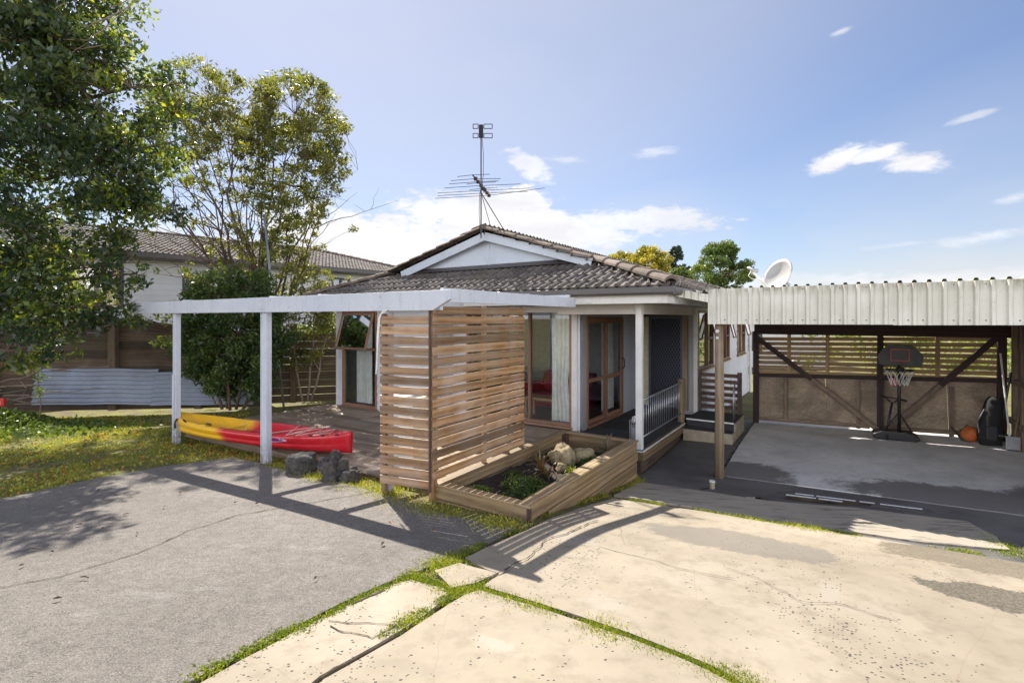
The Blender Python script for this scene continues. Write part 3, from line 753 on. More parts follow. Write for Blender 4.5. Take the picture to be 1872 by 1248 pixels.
def tiles(mb, org, ud, wd, rng, nw, course=.32, tw=.165, amp=.042, seg=8, lift=.035):
    """courses of rolled roof tiles on the plane org + u*ud + w*wd; rng(w) -> (umin, umax)"""
    ud, wd = Vector(ud).normalized(), Vector(wd).normalized(); nn = ud.cross(wd).normalized(); org = Vector(org)
    if nn.z < 0: nn = -nn
    def prof(u, k): return amp*(max(0, math.cos(2*PI*u/tw))**.8 if math.cos(2*PI*u/tw) > 0 else -.12*abs(math.cos(2*PI*u/tw)))
    k = 0; w = 0.0
    while w < nw-1e-4:
        w1 = min(w+course, nw)
        a0, b0 = rng(w); a1, b1 = rng(w1+.0)
        lo, hi = min(a0, a1), max(b0, b1)
        i0, i1 = int(math.floor(lo/(tw*2))), int(math.ceil(hi/(tw*2)))
        for t in range(i0, i1):
            us, ue = max(t*tw*2, lo), min((t+1)*tw*2, hi)
            if ue-us < .01: continue
            n = max(2, int(seg*2*(ue-us)/(tw*2))+1); r = random.random(); jl = random.uniform(-.004, .006); js = random.uniform(-.006, .006)
            bot, top, low = [], [], []
            for i in range(n+1):
                u = us+(ue-us)*i/n
                ub = min(max(u, a0), b0); ut = min(max(u, a1), b1)
                bot.append(org+ud*ub+wd*(w-.02+js)+nn*(prof(u, k)+lift+jl)); top.append(org+ud*ut+wd*(w1+.02)+nn*(prof(u, k)+jl))
                low.append(org+ud*ub+wd*(w-.012+js)+nn*(prof(u, k)*.8-.01))
            vs = bot+top+low; m = n+1
            fs = [(i, i+1, m+i+1, m+i) for i in range(n)]+[(2*m+i, 2*m+i+1, i+1, i) for i in range(n)]
            mb._add(vs, fs, [[(0, 0)]*4]*len(fs), 0, r)
        w = w1
def ridgecaps(mb, a, b, rad=.11, L=.38):
    a, b = Vector(a), Vector(b); d = (b-a); n = max(1, int(d.length/L)); d.normalize()
    s = d.cross(Vector((0, 0, 1))).normalized(); u = s.cross(d).normalized()
    for i in range(n):
        p = a+(b-a)*(i/n); q = a+(b-a)*((i+1.12)/n); r = random.random(); vs = []
        for e, (c, rr) in enumerate(((p, rad*1.08), (q, rad*.92))):
            for k in range(9):
                t = PI*(k/8); vs.append(c+s*math.cos(t)*rr+u*(math.sin(t)*rr*.75-.01+(.015 if e == 0 else 0)))
        vs += [p+s*math.cos(PI*k/8)*rad*.9+u*(math.sin(PI*k/8)*rad*.6-.015) for k in range(9)]
        fs = [(k, k+1, 9+k+1, 9+k) for k in range(8)]+[(18+k, 18+k+1, k+1, k) for k in range(8)]
        mb._add(vs, fs, [[(0, 0)]*4]*16, 0, r)

house = hthing('house', 'single storey white weatherboard house with brown tiled roof, timber windows and a recessed porch', 'house')
WT, LT, BT, PS, RS = .62, -.05, 3.45, -1.29, .10      # front wall, left wing front, porch back wall, glass-door wall, side wall
CEIL = 2.33
EX0, EX1, EY0, EY1 = -7.95, .55, -.35, 11.1           # eave rectangle
def build_house():
    H = house
    w1 = (-7.16, -5.97, .05, 2.27)
    mb = MB(); boards(mb, Fp(LT), -7.34, -4.4, -.12, CEIL, [w1]); boards(mb, Sp(-4.4), LT, WT, -.12, CEIL)
    g1 = (-3.95, -1.46, .08, 2.28)
    boards(mb, Fp(WT), -4.4, -1.3, -.12, CEIL, [g1])
    mb.build('weatherboard_wall', M['white_board'], H)
    mb = MB(); wins = [(3.58, 5.12, .95, 2.26), (6.3, 7.25, .98, 2.2), (8.5, 10.0, .98, 2.2)]
    boards(mb, Sp(RS), BT, 10.75, -.6, CEIL, wins)
    boards(mb, lambda u, d, z: Vector((-7.34-d, -u, z)), -10.75, .05, -.12, CEIL)
    mb.build('weatherboard_wall', M['white_board'], H)
    # corner boards and pillar
    mb = MB(); mb.box(-7.39, -7.335, LT-.028, LT+.05, -.12, CEIL); mb.box(RS-.05, RS+.03, BT-.03, BT+.06, -.3, CEIL)
    mb.box(-1.455, -1.345, WT-.05, WT+.10, .0, CEIL); mb.build_each('corner_board', M['white_trim'], H, bevel=.004)
    # windows
    f = window(H, Fp(LT), *w1[:2], w1[2], w1[3], hm=[(-7.11, -6.02, 1.38)], fw=.055, label='tall timber window with its top sash pushed open')
    # open top sash: hinged at the head
    a = math.radians(16); s = MB(); L = .86; zt = 2.21
    def q(u, t, d): return Vector((u, LT-.05-t*math.sin(a)-d*math.cos(a), zt-t*math.cos(a)+d*math.sin(a)))
    for (ua, ub, ta, tb) in ((-7.10, -7.05, 0, L), (-6.08, -6.03, 0, L), (-7.05, -6.08, 0, .05), (-7.05, -6.08, L-.05, L)):
        s.beam((q(ua, (ta+tb)/2, 0)+q(ua, (ta+tb)/2, 0))/2, q(ub, (ta+tb)/2, 0), abs(tb-ta), .035, up=(0, -math.cos(a), math.sin(a)))
    sa = s.build('open_sash', M['frame'], f)
    p = MB(); p._add([q(-7.05, .05, 0), q(-6.08, .05, 0), q(-6.08, L-.05, 0), q(-7.05, L-.05, 0)], [(0, 1, 2, 3)], [[(0, 0), (1, 0), (1, 1), (0, 1)]]); p.build('pane', M['glass'], f)
    window(H, Fp(WT), *g1, vm=(-2.385, -3.0), hm=[(-2.975, -2.41, 1.39)], fw=.05, label='wide timber window with a white curtain behind the right pane')
    for i, (a_, b_, c_, d_) in enumerate(wins):
        ff = window(H, Sp(RS), a_, b_, c_, d_, vm=((a_+b_)/2+(.2 if i == 0 else 0),), hm=[((a_+b_)/2+.2 if i == 0 else (a_+b_)/2, b_-.04, 1.62)], fw=.05, glass='glass2')
        # sash standing open
        s = MB(); um = (a_+b_)/2+(.22 if i == 0 else .02); an = math.radians(14)
        for (ua, ub, ta, tb) in ((um, um+.04, 0, .6), (b_-.08, b_-.04, 0, .6), (um, b_-.04, .56, .6)):
            c0 = Vector((RS+.05+tb*math.sin(an), ua, 2.16-tb*math.cos(an)))
            if ub-ua < .1: s.beam((RS+.05+ta*math.sin(an), (ua+ub)/2, 2.18-ta*math.cos(an)), (RS+.05+tb*math.sin(an), (ua+ub)/2, 2.18-tb*math.cos(an)), .04, .03)
            else: s.beam(c0, (c0.x, ub, c0.z), .03, .04)
        s.build('open_sash', M['frame'], ff)
        p = MB(); p._add([(RS+.05, um+.03, 2.18), (RS+.05, b_-.06, 2.18), (RS+.05+.6*math.sin(an), b_-.06, 2.18-.6*math.cos(an)), (RS+.05+.6*math.sin(an), um+.03, 2.18-.6*math.cos(an))], [(0, 1, 2, 3)], [[(0, 0), (1, 0), (1, 1), (0, 1)]]); p.build('pane', M['glass2'], ff)
    # glass-door wall (faces the carport side)
    mb = MB(); bx(mb, Sp(PS), .72, 2.76, -.08, -.005, 2.12, CEIL); bx(mb, Sp(PS), .72, .88, -.08, -.002, 0, 2.12)
    bx(mb, Sp(PS), .86, 2.74, -.004, .012, 2.13, 2.2)
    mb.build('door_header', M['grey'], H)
    mb = MB()
    fn = Sp(PS)
    bx(mb, fn, .88, .94, -.08, .02, .02, 2.12); bx(mb, fn, 2.68, 2.75, -.08, .02, .02, 2.12); bx(mb, fn, .94, 2.68, -.08, .02, 2.06, 2.12); bx(mb, fn, .94, 2.68, -.08, .03, .0, .06)
    for (a_, b_, dd) in ((.94, 1.83, -.05), (1.79, 2.68, -.01)):
        bx(mb, fn, a_, a_+.07, dd, dd+.03, .06, 2.06); bx(mb, fn, b_-.07, b_, dd, dd+.03, .06, 2.06)
        bx(mb, fn, a_+.07, b_-.07, dd, dd+.03, .06, .15); bx(mb, fn, a_+.07, b_-.07, dd, dd+.03, 1.99, 2.06); bx(mb, fn, a_+.07, b_-.07, dd, dd+.03, .86, .93)
    sd = mb.build('sliding_door', M['frame'], H, bevel=.004)
    p = MB()
    for (a_, b_, dd) in ((1.01, 1.76, -.035), (1.86, 2.61, .005)): p._add([fn(a_, dd, .15), fn(b_, dd, .15), fn(b_, dd, 1.99), fn(a_, dd, 1.99)], [(0, 1, 2, 3)], [[(0, 0), (1, 0), (1, 1), (0, 1)]])
    p.build('pane', M['glass'], sd)
    h = MB(); h.tube([fn(2.645, .03, 1.0), fn(2.645, .075, 1.03), fn(2.645, .085, 1.12), fn(2.645, .075, 1.21), fn(2.645, .03, 1.24)], .012, 8); h.build('door_handle', M['black'], sd, smooth=True)
    # ribbed lining beside it and the porch back wall
    mb = MB(); bx(mb, Sp(PS), 2.76, BT, -.02, 0, 0, CEIL)
    u = 2.80
    while u < BT-.03: bx(mb, Sp(PS), u, u+.045, 0, .018, .02, CEIL); u += .085
    mb.build('ribbed_lining', paint('lining_paint', (.40, .42, .48), (.24, .23, .23), .2, .55, 2, .06), H)
    mb = MB()
    for (a_, b_) in ((PS, -1.10), (-.14, RS-.05)):
        n = max(1, int((b_-a_)/.11)); 
        for i in range(n): bx(mb, Fp(BT), a_+(b_-a_)*i/n+.004, a_+(b_-a_)*(i+1)/n-.004, -.04, .01*(i % 2)+.004, .08, CEIL)
        bx(mb, Fp(BT), a_, b_, -.05, -.002, .0, CEIL)
    bx(mb, Fp(BT), -1.10, -.14, -.05, .0, 2.18, CEIL)
    for i in range(7): bx(mb, Fp(BT), -1.10+i*.137, -1.10+i*.137+.128, 0, .012, 2.19, CEIL)
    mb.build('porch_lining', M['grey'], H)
    # entrance: cream inner frame, open cream door edge, black security door
    mb = MB(); bx(mb, Fp(BT), -1.10, -1.06, -.06, .03, .1, 2.18); bx(mb, Fp(BT), -.17, -.14, -.06, .03, .1, 2.18); bx(mb, Fp(BT), -1.06, -.17, -.06, .03, 2.13, 2.18)
    ed = mb.build('front_door', M['gatewood'], H)
    mb = MB(); bx(mb, Fp(BT), -1.055, -.93, -.04, -.005, .12, 2.12); bx(mb, Fp(BT), -1.0, -.985, -.005, .01, .12, 2.12); mb.build('door_leaf', plain('cream_paint', (.62, .57, .42), .5), ed)
    mb = MB(); bx(mb, Fp(BT), -.93, -.17, -.055, -.03, .12, 2.12); mb.build('dark_panel', plain('dark_mesh', (.02, .021, .028), .7), ed)
    mb = MB(); x0, x1, z0, z1 = -.93, -.175, .12, 2.13; T = BT-.02
    for (a_, b_, c_, d_) in ((x0, x0+.05, z0, z1), (x1-.05, x1, z0, z1), (x0+.05, x1-.05, z0, z0+.06), (x0+.05, x1-.05, z1-.05, z1)): bx(mb, Fp(BT), a_, b_, .0, .035, c_, d_)
    st = .062; hgt = z1-z0; 
    for sg in (1, -1):
        k = -40
        while k < 60:
            c = x0+k*st; pts = []
            # diagonal lines clipped to the leaf; slope 1.9
            for tt in (0, 1): pass
            sl = 1.9*sg; xs_ = []
            za, zb = z0+.05, z1-.05
            xa, xb = c, c+(zb-za)/sl
            lo_x, hi_x = x0+.045, x1-.045
            def zof(x): return za+(x-c)*sl
            xm, xM = max(min(xa, xb), lo_x), min(max(xa, xb), hi_x)
            if xM-xm > .02:
                mb.beam((xm, T-.004*sg, zof(xm)), (xM, T-.004*sg, zof(xM)), .009, .009, up=(0, 1, 0))
            k += 1
    mb.build('security_door', plain('black_mesh_metal', (.075, .085, .13), .4, .2), ed)
    # round timber posts by the entrance and on the porch edge
    mb = MB(); mb.box(-.165, -.06, BT-.10, BT-.015, .1, 2.3); mb.build('door_post', M['postwood'], H)
    # porch floor, edge, post
    mb = MB(); mb.box(PS, .02, -.02, BT, -.14, 0); mb.box(PS-.0, -.9, WT-.0-.62, WT, -.13, -.004)
    mb.build('porch_floor', M['carpet'], H)
    mb = MB(); mb.box(.02, .11, -.04, 2.5, -.16, -.012); mb.box(PS+.25, .02, -.07, -.02, -.16, -.012); mb.build_each('porch_edge_board', M['planter'], H, bevel=.005)
    mb = MB(); mb.box(.0, .06, -.02, 2.5, -.6, -.165); mb.box(PS, 0, -.015, .03, -.6, -.165); mb.build_each('porch_skirt', M['fence'], H)
    mb = MB(); mb.box(.095, .118, -.05, 2.5, -.012, .004); mb.box(-.1, .095, -.085, -.062, -.012, .004); mb.build_each('edge_trim', M['whiteplastic'], H)
    mb = MB(); mb.box(-.035, .065, .0, .10, .0, CEIL); mb.box(-.05, .08, -.015, .115, CEIL-.06, CEIL-.02); mb.build('porch_post', M['white_trim'], H, bevel=.006)
    # railing
    mb = MB(); mb.tube([(.02, .13, .77), (.02, 2.55, .80)], .016, 8); mb.tube([(.02, .13, .17), (.02, 2.55, .17)], .012, 6); mb.tube([(.02, .13, .15), (.02, .13, .78)], .014, 6)
    y = .25
    while y < 2.5: mb.tube([(.02, y, .17), (.02, y, .775)], .007, 6); y += .115
    mb.build('porch_railing', M['galv'], H, smooth=True)
    mb = MB(); mb.tube([(.0, 2.62, -.1), (.0, 2.62, .86)], .07, 10); mb.build('railing_post', M['postwood'], H)
    # soffit, fascia, gutter
    mb = MB(); mb.box(EX0, EX1, EY0, EY1, CEIL+.002, CEIL+.03); mb.build('soffit', M['soffit'], H)
    mb = MB(); mb.box(-1.45, .06, .02, .10, CEIL-.17, CEIL); mb.box(-.02, .07, .10, BT, CEIL-.17, CEIL); mb.build_each('porch_beam', M['soffit'], H, bevel=.004)
    mb = MB(); mb.box(EX0, EX1, EY0-.025, EY0, CEIL-.01, CEIL+.19); mb.box(EX1, EX1+.025, EY0-.02, EY1, CEIL-.01, CEIL+.19); mb.box(EX0-.025, EX0, EY0, EY1, CEIL-.01, CEIL+.19)
    mb.build_each('fascia_board', M['white_trim'], H)
    gp_ = [(0, 0), (.10, 0), (.12, .03), (.12, .11), (.105, .12), (.105, .035), (.012, .02), (.012, .10), (0, .10)]
    gz = CEIL+.115
    mb = MB(); mb.prism([(-p[0], p[1]) for p in gp_], (EX0, EY0-.027, gz), (EX1+.15, EY0-.027, gz), (0, 1, 0), (0, 0, 1))
    mb.prism(gp_, (EX1+.027, EY0-.13, gz), (EX1+.027, EY1, gz), (1, 0, 0), (0, 0, 1))
    mb.build('gutter', M['gutter'], H)
    # roof
    RZ = CEIL+.24; RX = -3.5; GT = .80; GB = EY1-1.15
    pitch = math.atan((3.90-RZ)/(EX1+.08-RX)); tp = math.tan(pitch)
    ex1, ex0, ey0, ey1 = EX1+.10, EX0-.10, EY0-.10, EY1+.1
    f_rise = math.tan(math.radians(24.0)); hz = (GT-ey0)*f_rise   # front hip skirt rise
    gs = hz/tp                                                    # where the hips meet the side slopes
    mb = MB()
    # front skirt
    nw = (GT-ey0)/math.cos(math.radians(24)); 
    tiles(mb, (0, ey0, RZ), (1, 0, 0), (0, 1, f_rise), lambda w: (ex0+gs*w/nw, ex1-gs*w/nw), nw)
    # side slopes: right
    def side(sgn):
        e = ex1 if sgn > 0 else ex0; run = abs(e-RX); n_ = run/math.cos(pitch)
        def rng(w):
            r_ = w*math.cos(pitch)
            lo = ey0+(GT-ey0)*min(1, r_/gs) if r_ < gs else GT-.22
            return (lo, ey1-(1.2)*min(1, r_/gs) if r_ < gs else ey1-1.0)
        tiles(mb, (e, 0, RZ), (0, 1, 0), (-sgn*1, 0, tp), rng, n_)
    side(1); side(-1)
    mb.build('roof', M['tile'], H, smooth=False)
    # under-roof sheet so no light leaks
    mb = MB(); zc = RZ-.03; top = RZ+tp*abs(ex1-RX)-.03
    a1, a2, b1, b2 = (ex0, ey0, zc), (ex1, ey0, zc), (ex0+gs, GT, zc+hz), (ex1-gs, GT, zc+hz)
    mb.poly([a1, a2, b2, b1]); mb.poly([a2, (ex1, ey1, zc), (RX, ey1-1, top), (RX, GT-.15, top), (ex1-gs, GT-.15, zc+hz), b2]); mb.poly([a1, b1, (ex0+gs, GT-.15, zc+hz), (RX, GT-.15, top), (RX, ey1-1, top), (ex0, ey1, zc)])
    mb.poly([(ex0, ey1, zc), (RX, ey1-1, top), (ex1, ey1, zc)])
    mb.build('roof_underlay', M['blackmat'], H)
    mb = MB(); top = RZ+tp*abs(ex1-RX)
    ridgecaps(mb, (RX, GT-.26, top+.035), (RX, ey1-1.0, top+.035)); ridgecaps(mb, (ex1, ey0, RZ+.05), (ex1-gs, GT, RZ+hz+.06), .115); ridgecaps(mb, (ex0, ey0, RZ+.05), (ex0+gs, GT, RZ+hz+.06), .115)
    ridgecaps(mb, (ex1-gs+.02, GT-.22, RZ+hz+.045), (RX, GT-.22, top+.05), .085); ridgecaps(mb, (ex0+gs-.02, GT-.22, RZ+hz+.045), (RX, GT-.22, top+.05), .085)
    ridgecaps(mb, (ex1, ey1, RZ+.05), (RX, ey1-1, top+.05), .12)
    mb.build('ridge_tiles', M['ridge'], H)
    # gable: sheet, batten, barge boards, flashing
    gz0 = RZ+hz-.02; hw = abs(ex1-RX)-gs
    mb = MB(); mb.poly([(RX-hw, GT, gz0), (RX+hw, GT, gz0), (RX, GT, top-.05)]); gb = mb.build('gable_wall', M['gable'], H)
    mb = MB(); mb.box(RX-.02, RX+.02, GT-.015, GT, gz0+.05, top-.25); mb.box(RX-hw+.3, RX+hw-.3, GT-.03, GT-.002, gz0, gz0+.06); mb.build('batten', M['gable'], gb)
    mb = MB()
    for sg in (1, -1):
        d = Vector((sg*hw, 0, -(top-gz0))).normalized(); nrm = Vector((d.z*-sg*1, 0, d.x*sg))
        a_ = Vector((RX, GT-.16, top-.075)); b_ = Vector((RX+sg*hw, GT-.16, gz0-.0+.0))
        mb.beam(a_-Vector((0, 0, .03)), b_-Vector((0, 0, .0)), .035, .17, up=(0, 0, 1))
    mb.build('barge_board', M['gable'], H, bevel=.004)
    mb = MB(); mb.poly([(RX-hw+.1, GT-.16, gz0+.02), (RX+hw-.1, GT-.16, gz0+.02), (RX+hw-.1, GT, gz0+.12), (RX-hw+.1, GT, gz0+.12)]); mb.build('flashing', M['gutter'], H)
    # porch light
    mb = MB(); mb.tube([(-.62, 1.9, CEIL), (-.62, 1.9, CEIL-.03), (-.62, 1.9, CEIL-.06)], [.11, .11, .07], 16); mb.build('porch_light', M['whiteplastic'], H, smooth=True)
    # interior shell
    mb = MB(); mb.box(-7.3, -1.32, WT+.05 if False else LT+.1, 4.2, -.02, .02); mb.build('interior_floor', M['innerfloor'], H)
    mb = MB(); mb.box(-7.3, RS-.05, 4.2, 4.25, 0, CEIL); mb.box(-7.3, -7.25, LT+.1, 4.2, 0, CEIL); mb.box(-4.38, -4.33, LT+.1, 3.0, 0, CEIL); mb.box(-1.34, PS-.085, 2.76, 4.2, 0, CEIL)
    mb.box(RS-.06, RS-.04, BT+.02, 3.56, -.1, CEIL); mb.box(-.9, -.88, 4.25, 10.7, 0, CEIL); mb.box(-2.9, -2.3, 4.13, 4.2, .02, 2.0)
    mb.build('interior_wall', M['inner'], H)
    mb = MB(); mb.box(-7.3, RS-.05, 10.70, 10.74, -.6, CEIL); mb.build('rear_wall', M['white_board'], H)
    # downpipe at the far corner
    mb = MB(); mb.tube([(RS+.09, 10.6, -.5), (RS+.09, 10.6, CEIL)], .04, 8); mb.build('downpipe', M['whiteplastic'], H)
build_house()

def wavy(mb, fn, u0, u1, d, z0, z1, amp=.03, per=.09, gather=0.0):
    n = int((u1-u0)/.012); rows = 8; vs = []
    for j in range(rows+1):
        z = z0+(z1-z0)*j/rows
        for i in range(n+1):
            t = i/n; u = u0+(u1-u0)*t
            k = 1-gather*math.exp(-((j/rows-.35)/.18)**2)
            uu = u0+(u-u0)*k
            vs.append(fn(uu, d+amp*math.sin(2*PI*u/per+math.sin(z*2+u*5)*.8)*(.6+.4*math.sin(u*13)), z))
    fs = [(j*(n+1)+i, j*(n+1)+i+1, (j+1)*(n+1)+i+1, (j+1)*(n+1)+i) for j in range(rows) for i in range(n)]
    mb._add(vs, fs, [[(0, 0)]*4]*len(fs))
def curtain(label, fn, u0, u1, d, z0, z1, mat='curtain', gather=0, group=None):
    t = thing('curtain', label, 'curtain', (O.x, O.y, 0), ROT, group); mb = MB(); wavy(mb, fn, u0, u1, d, z0, z1, gather=gather); mb.build('curtain_fabric', M[mat], t, smooth=True)
    r = MB(); r.tube([fn(u0-.05, d, z1+.01), fn(u1+.1, d, z1+.01)], .012, 6); r.build('curtain_rail', M['whiteplastic'], t)
curtain('long white curtain hanging inside the right end of the wide front window', Fp(WT), -1.98, -1.55, -.16, .12, 2.24, gather=.2)
curtain('white curtain bunched inside the left leaf of the glass sliding door', Sp(PS), .98, 1.22, -.16, .08, 2.1)
curtain('pale curtain hanging inside the right leaf of the glass sliding door', Sp(PS), 2.0, 2.62, -.18, .15, 2.1)
curtain('white curtain hanging inside the tall window of the left wing', Fp(LT), -6.95, -6.4, -.22, .1, 2.2)
t = hthing('sofa', 'dark red sofa seen through the wide front window', 'sofa')
mb = MB(); mb.box(-3.2, -1.9, 1.9, 2.7, .12, .42); mb.box(-3.2, -1.9, 2.55, 2.8, .42, .85); mb.build('seat', plain('red_fabric', (.17, .012, .018), .85), t, bevel=.05)
mb = MB(); mb.box(-1.9, -1.72, 1.9, 2.8, .12, .62); mb.box(-3.38, -3.2, 1.9, 2.8, .12, .62); mb.build_each('armrest', plain('red_fabric2', (.17, .012, .018), .85), t, bevel=.04)
t = hthing('side_table', 'low wooden table inside the wide front window', 'table')
mb = MB(); mb.box(-2.9, -2.05, 1.2, 1.6, .40, .44); mb.build('table_top', M['cplight'], t)
for x in (-2.85, -2.1):
    for y in (1.24, 1.56): mb = MB(); mb.box(x-.02, x+.02, y-.02, y+.02, .02, .40); mb.build('leg', M['cplight'], t)
t = hthing('bookshelf', 'white bookshelf with red books inside the tall left window', 'bookshelf')
mb = MB()
for z in (.05, .55, 1.0, 1.45): mb.box(-6.9, -6.05, 1.5, 1.8, z, z+.03)
mb.box(-6.93, -6.9, 1.5, 1.8, .03, 1.7); mb.box(-6.05, -6.02, 1.5, 1.8, .03, 1.7); mb.build('shelf', M['whiteplastic'], t)
mb = MB(); x = -6.85
while x < -6.1: h = random.uniform(.2, .3); mb.box(x, x+.03, 1.52, 1.7, 1.031, 1.031+h); x += .036
mb.build('books', M['redplastic'], t)

# ------------------------------------------------------------------ deck
DZ = .03
def build_deck():
    t = hthing('deck', 'weathered timber deck in front of the house, boards running along the wall', 'deck'); mb = MB(); T = -3.22; k = 0
    while T < 1.0:
        for (s0, s1) in ((-7.62, -5.5), (-5.5, -3.3), (-3.3, -1.12)):
            a = s0+.002; b = s1-.002
            if T > LT-.14 and b > -7.36:
                if T < WT-.16 and b > -4.36: a = max(a, -4.36)
                else: continue
            if b-a > .1: mb.box(a, b, T, T+.135, DZ-.03, DZ+random.uniform(-.002, .002))
        T += .142
    mb.build('deck_boards', M['deck'], t)
    mb = MB(); mb.box(-7.62, -1.12, -3.26, -3.225, DZ-.17, DZ-.002); mb.box(-7.66, -7.624, -3.22, LT-.05, DZ-.17, DZ-.002)
    mb.build_each('edge_board', M['deck'], t)
build_deck()

# ------------------------------------------------------------------ pergola
PT, BZ0, BZ1 = -3.67, 2.18, 2.395
def build_pergola():
    t = hthing('pergola', 'open white painted timber pergola frame over the deck with a long front beam', 'pergola')
    mb = MB(); h = BZ1-BZ0
    prof = [(-8.77, BZ1-.01), (-8.77, BZ1-.09), (-8.62, BZ0), (-.94, BZ0), (-.70, BZ1-.10), (-.70, BZ1)]
    mb.prism([(p[0], p[1]) for p in prof], (0, PT-.09, 0), (0, PT-.04, 0), (1, 0, 0), (0, 0, 1))
    mb.build('front_beam', M['white'], t, bevel=.004)
    mb = MB(); mb.prism([(-8.0, BZ0+.006), (-.95, BZ0+.006), (-.95, BZ1-.006), (-8.0, BZ1-.006)], (0, PT+.05, 0), (0, PT+.095, 0), (1, 0, 0), (0, 0, 1)); mb.build('rear_beam', M['white'], t)
    for i, (s, dz) in enumerate(((-7.01, -.12), (-4.22, -.03), (-1.72, .05))):
        mb = MB(); p = W(s, PT); z = g(p.x, p.y)
        mb.box(s-.055, s+.055, PT-.038, PT+.048, z-.1, BZ1-.02); 
        if i == 0: mb.box(s-.02, s+.03, PT-.065, PT-.038, z+.02, z+1.2); mb.box(s-.075, s-.056, PT-.04, PT+.05, z, z+.3)
        if i == 1: mb.box(s+.056, s+.078, PT-.03, PT+.04, z, z+.16); mb.box(s-.075, s-.056, PT-.05, PT+.05, z, BZ0)
        mb.build('post', M['white'], t, bevel=.005)
    for s in (-7.0, -4.3, -3.15, -.86):
        mb = MB(); mb.box(s-.022, s+.022, PT+.10 if s < -1 else PT-.03, EY0-.16, 2.27, 2.42); mb.build('rafter', M['white'], t, bevel=.004)
    mb = MB(); mb.prism([(-4.3, 2.20), (-1.12, 2.20), (-.98, 2.24), (-.96, 2.29), (-1.0, 2.31), (-4.3, 2.31)], (0, WT-.34, 0), (0, WT-.295, 0), (1, 0, 0), (0, 0, 1)); mb.build('ledger', M['white_trim'], t)
    mb = MB(); mb.box(-2.9, -1.3, -1.2, -1.155, 2.425, 2.47); mb.box(-2.9, -.84, -.75, -.70, 2.425, 2.46); mb.build_each('batten', M['white'], t)
    mb = MB()
    for s in (-8.55, -7.05, -7.0, -4.25, -4.18, -2.9, -1.75): 
        for z in (BZ0+.05, BZ1-.05): mb.tube([(s, PT-.09, z), (s, PT-.098, z)], .012, 8)
    mb.build_each('bolt', M['white'], t)
build_pergola()

# ------------------------------------------------------------------ slatted privacy screen
def build_screen():
    t = hthing('privacy_screen', 'brown stained slatted timber privacy screen, an L shape beside the raised planter', 'privacy screen')
    C = Vector((-1.014, -3.665, 0)); Lf = Vector((-1.70, -3.80, 0)); R = Vector((-1.035, -1.757, 0))
    def panel(a, b, z0, n, name, top=0.0, mid=()):
        mb = MB(); d = (b-a).normalized(); nrm = Vector((d.y, -d.x, 0))
        for i in range(n):
            z = z0+i*.1128
            o = random.uniform(-.004, .004); tl = random.uniform(-.003, .003)
            mb.beam(a+Vector((0, 0, z+.043+o)), b+Vector((0, 0, z+.043+o+tl)), .014, .090)
        mb.build(name, M['screen'], t, bevel=.003)
        return d
    panel(Lf, C-Vector((.014, 0, 0)), .225, 17, 'short_panel')
    panel(C+Vector((.0, -.01, 0)), R, .335, 17, 'long_panel')
    # battens behind
    d = (R-C).normalized()
    for k in (.015, .52, .80, .985):
        p = C+(R-C)*k+Vector((-.03, 0, 0)); mb = MB(); mb.box(p.x-.03, p.x+.018, p.y-.025+(.03 if k < .1 else 0), p.y+.025+(.03 if k < .1 else 0), .2, 2.25); mb.build('batten', M['screen'], t)
    for k in (.03, .93):
        p = Lf+(C-Lf)*k; mb = MB(); mb.box(p.x-.02, p.x+.03, p.y+.018, p.y+.06, .08, 2.15); mb.build('batten', M['screen'], t)
    # dark corner trim
    mb = MB(); mb.box(C.x-.030, C.x-.016, C.y-.040, C.y-.012, .2, 2.24); mb.build('corner_trim', M['gatewood'], t)
    c = hthing('cable', 'white cable looped over the top left corner of the slatted screen', 'cable')
    mb = MB(); mb.tube([(-1.60, -3.76, 2.2), (-1.66, -3.79, 2.185), (-1.70, -3.82, 2.10), (-1.715, -3.83, 1.9), (-1.72, -3.83, 1.6), (-1.725, -3.83, 1.50)], .006, 6)
    mb.tube([(-1.62, -3.77, 2.19), (-1.685, -3.81, 2.14), (-1.705, -3.825, 1.9), (-1.735, -3.83, 1.46)], .006, 6); mb.build('cord', M['whiteplastic'], c)
build_screen()

t = hthing('cabinet', 'narrow white painted cabinet standing on the deck behind the slatted screen', 'cabinet')
mb = MB(); mb.box(-2.60, -2.02, -2.95, -2.5, DZ, 1.0); mb.build('cabinet_body', M['white_trim'], t, bevel=.006)
mb = MB(); mb.box(-2.63, -1.99, -2.98, -2.47, 1.002, 1.035); mb.build('cabinet_top', M['white_trim'], t)

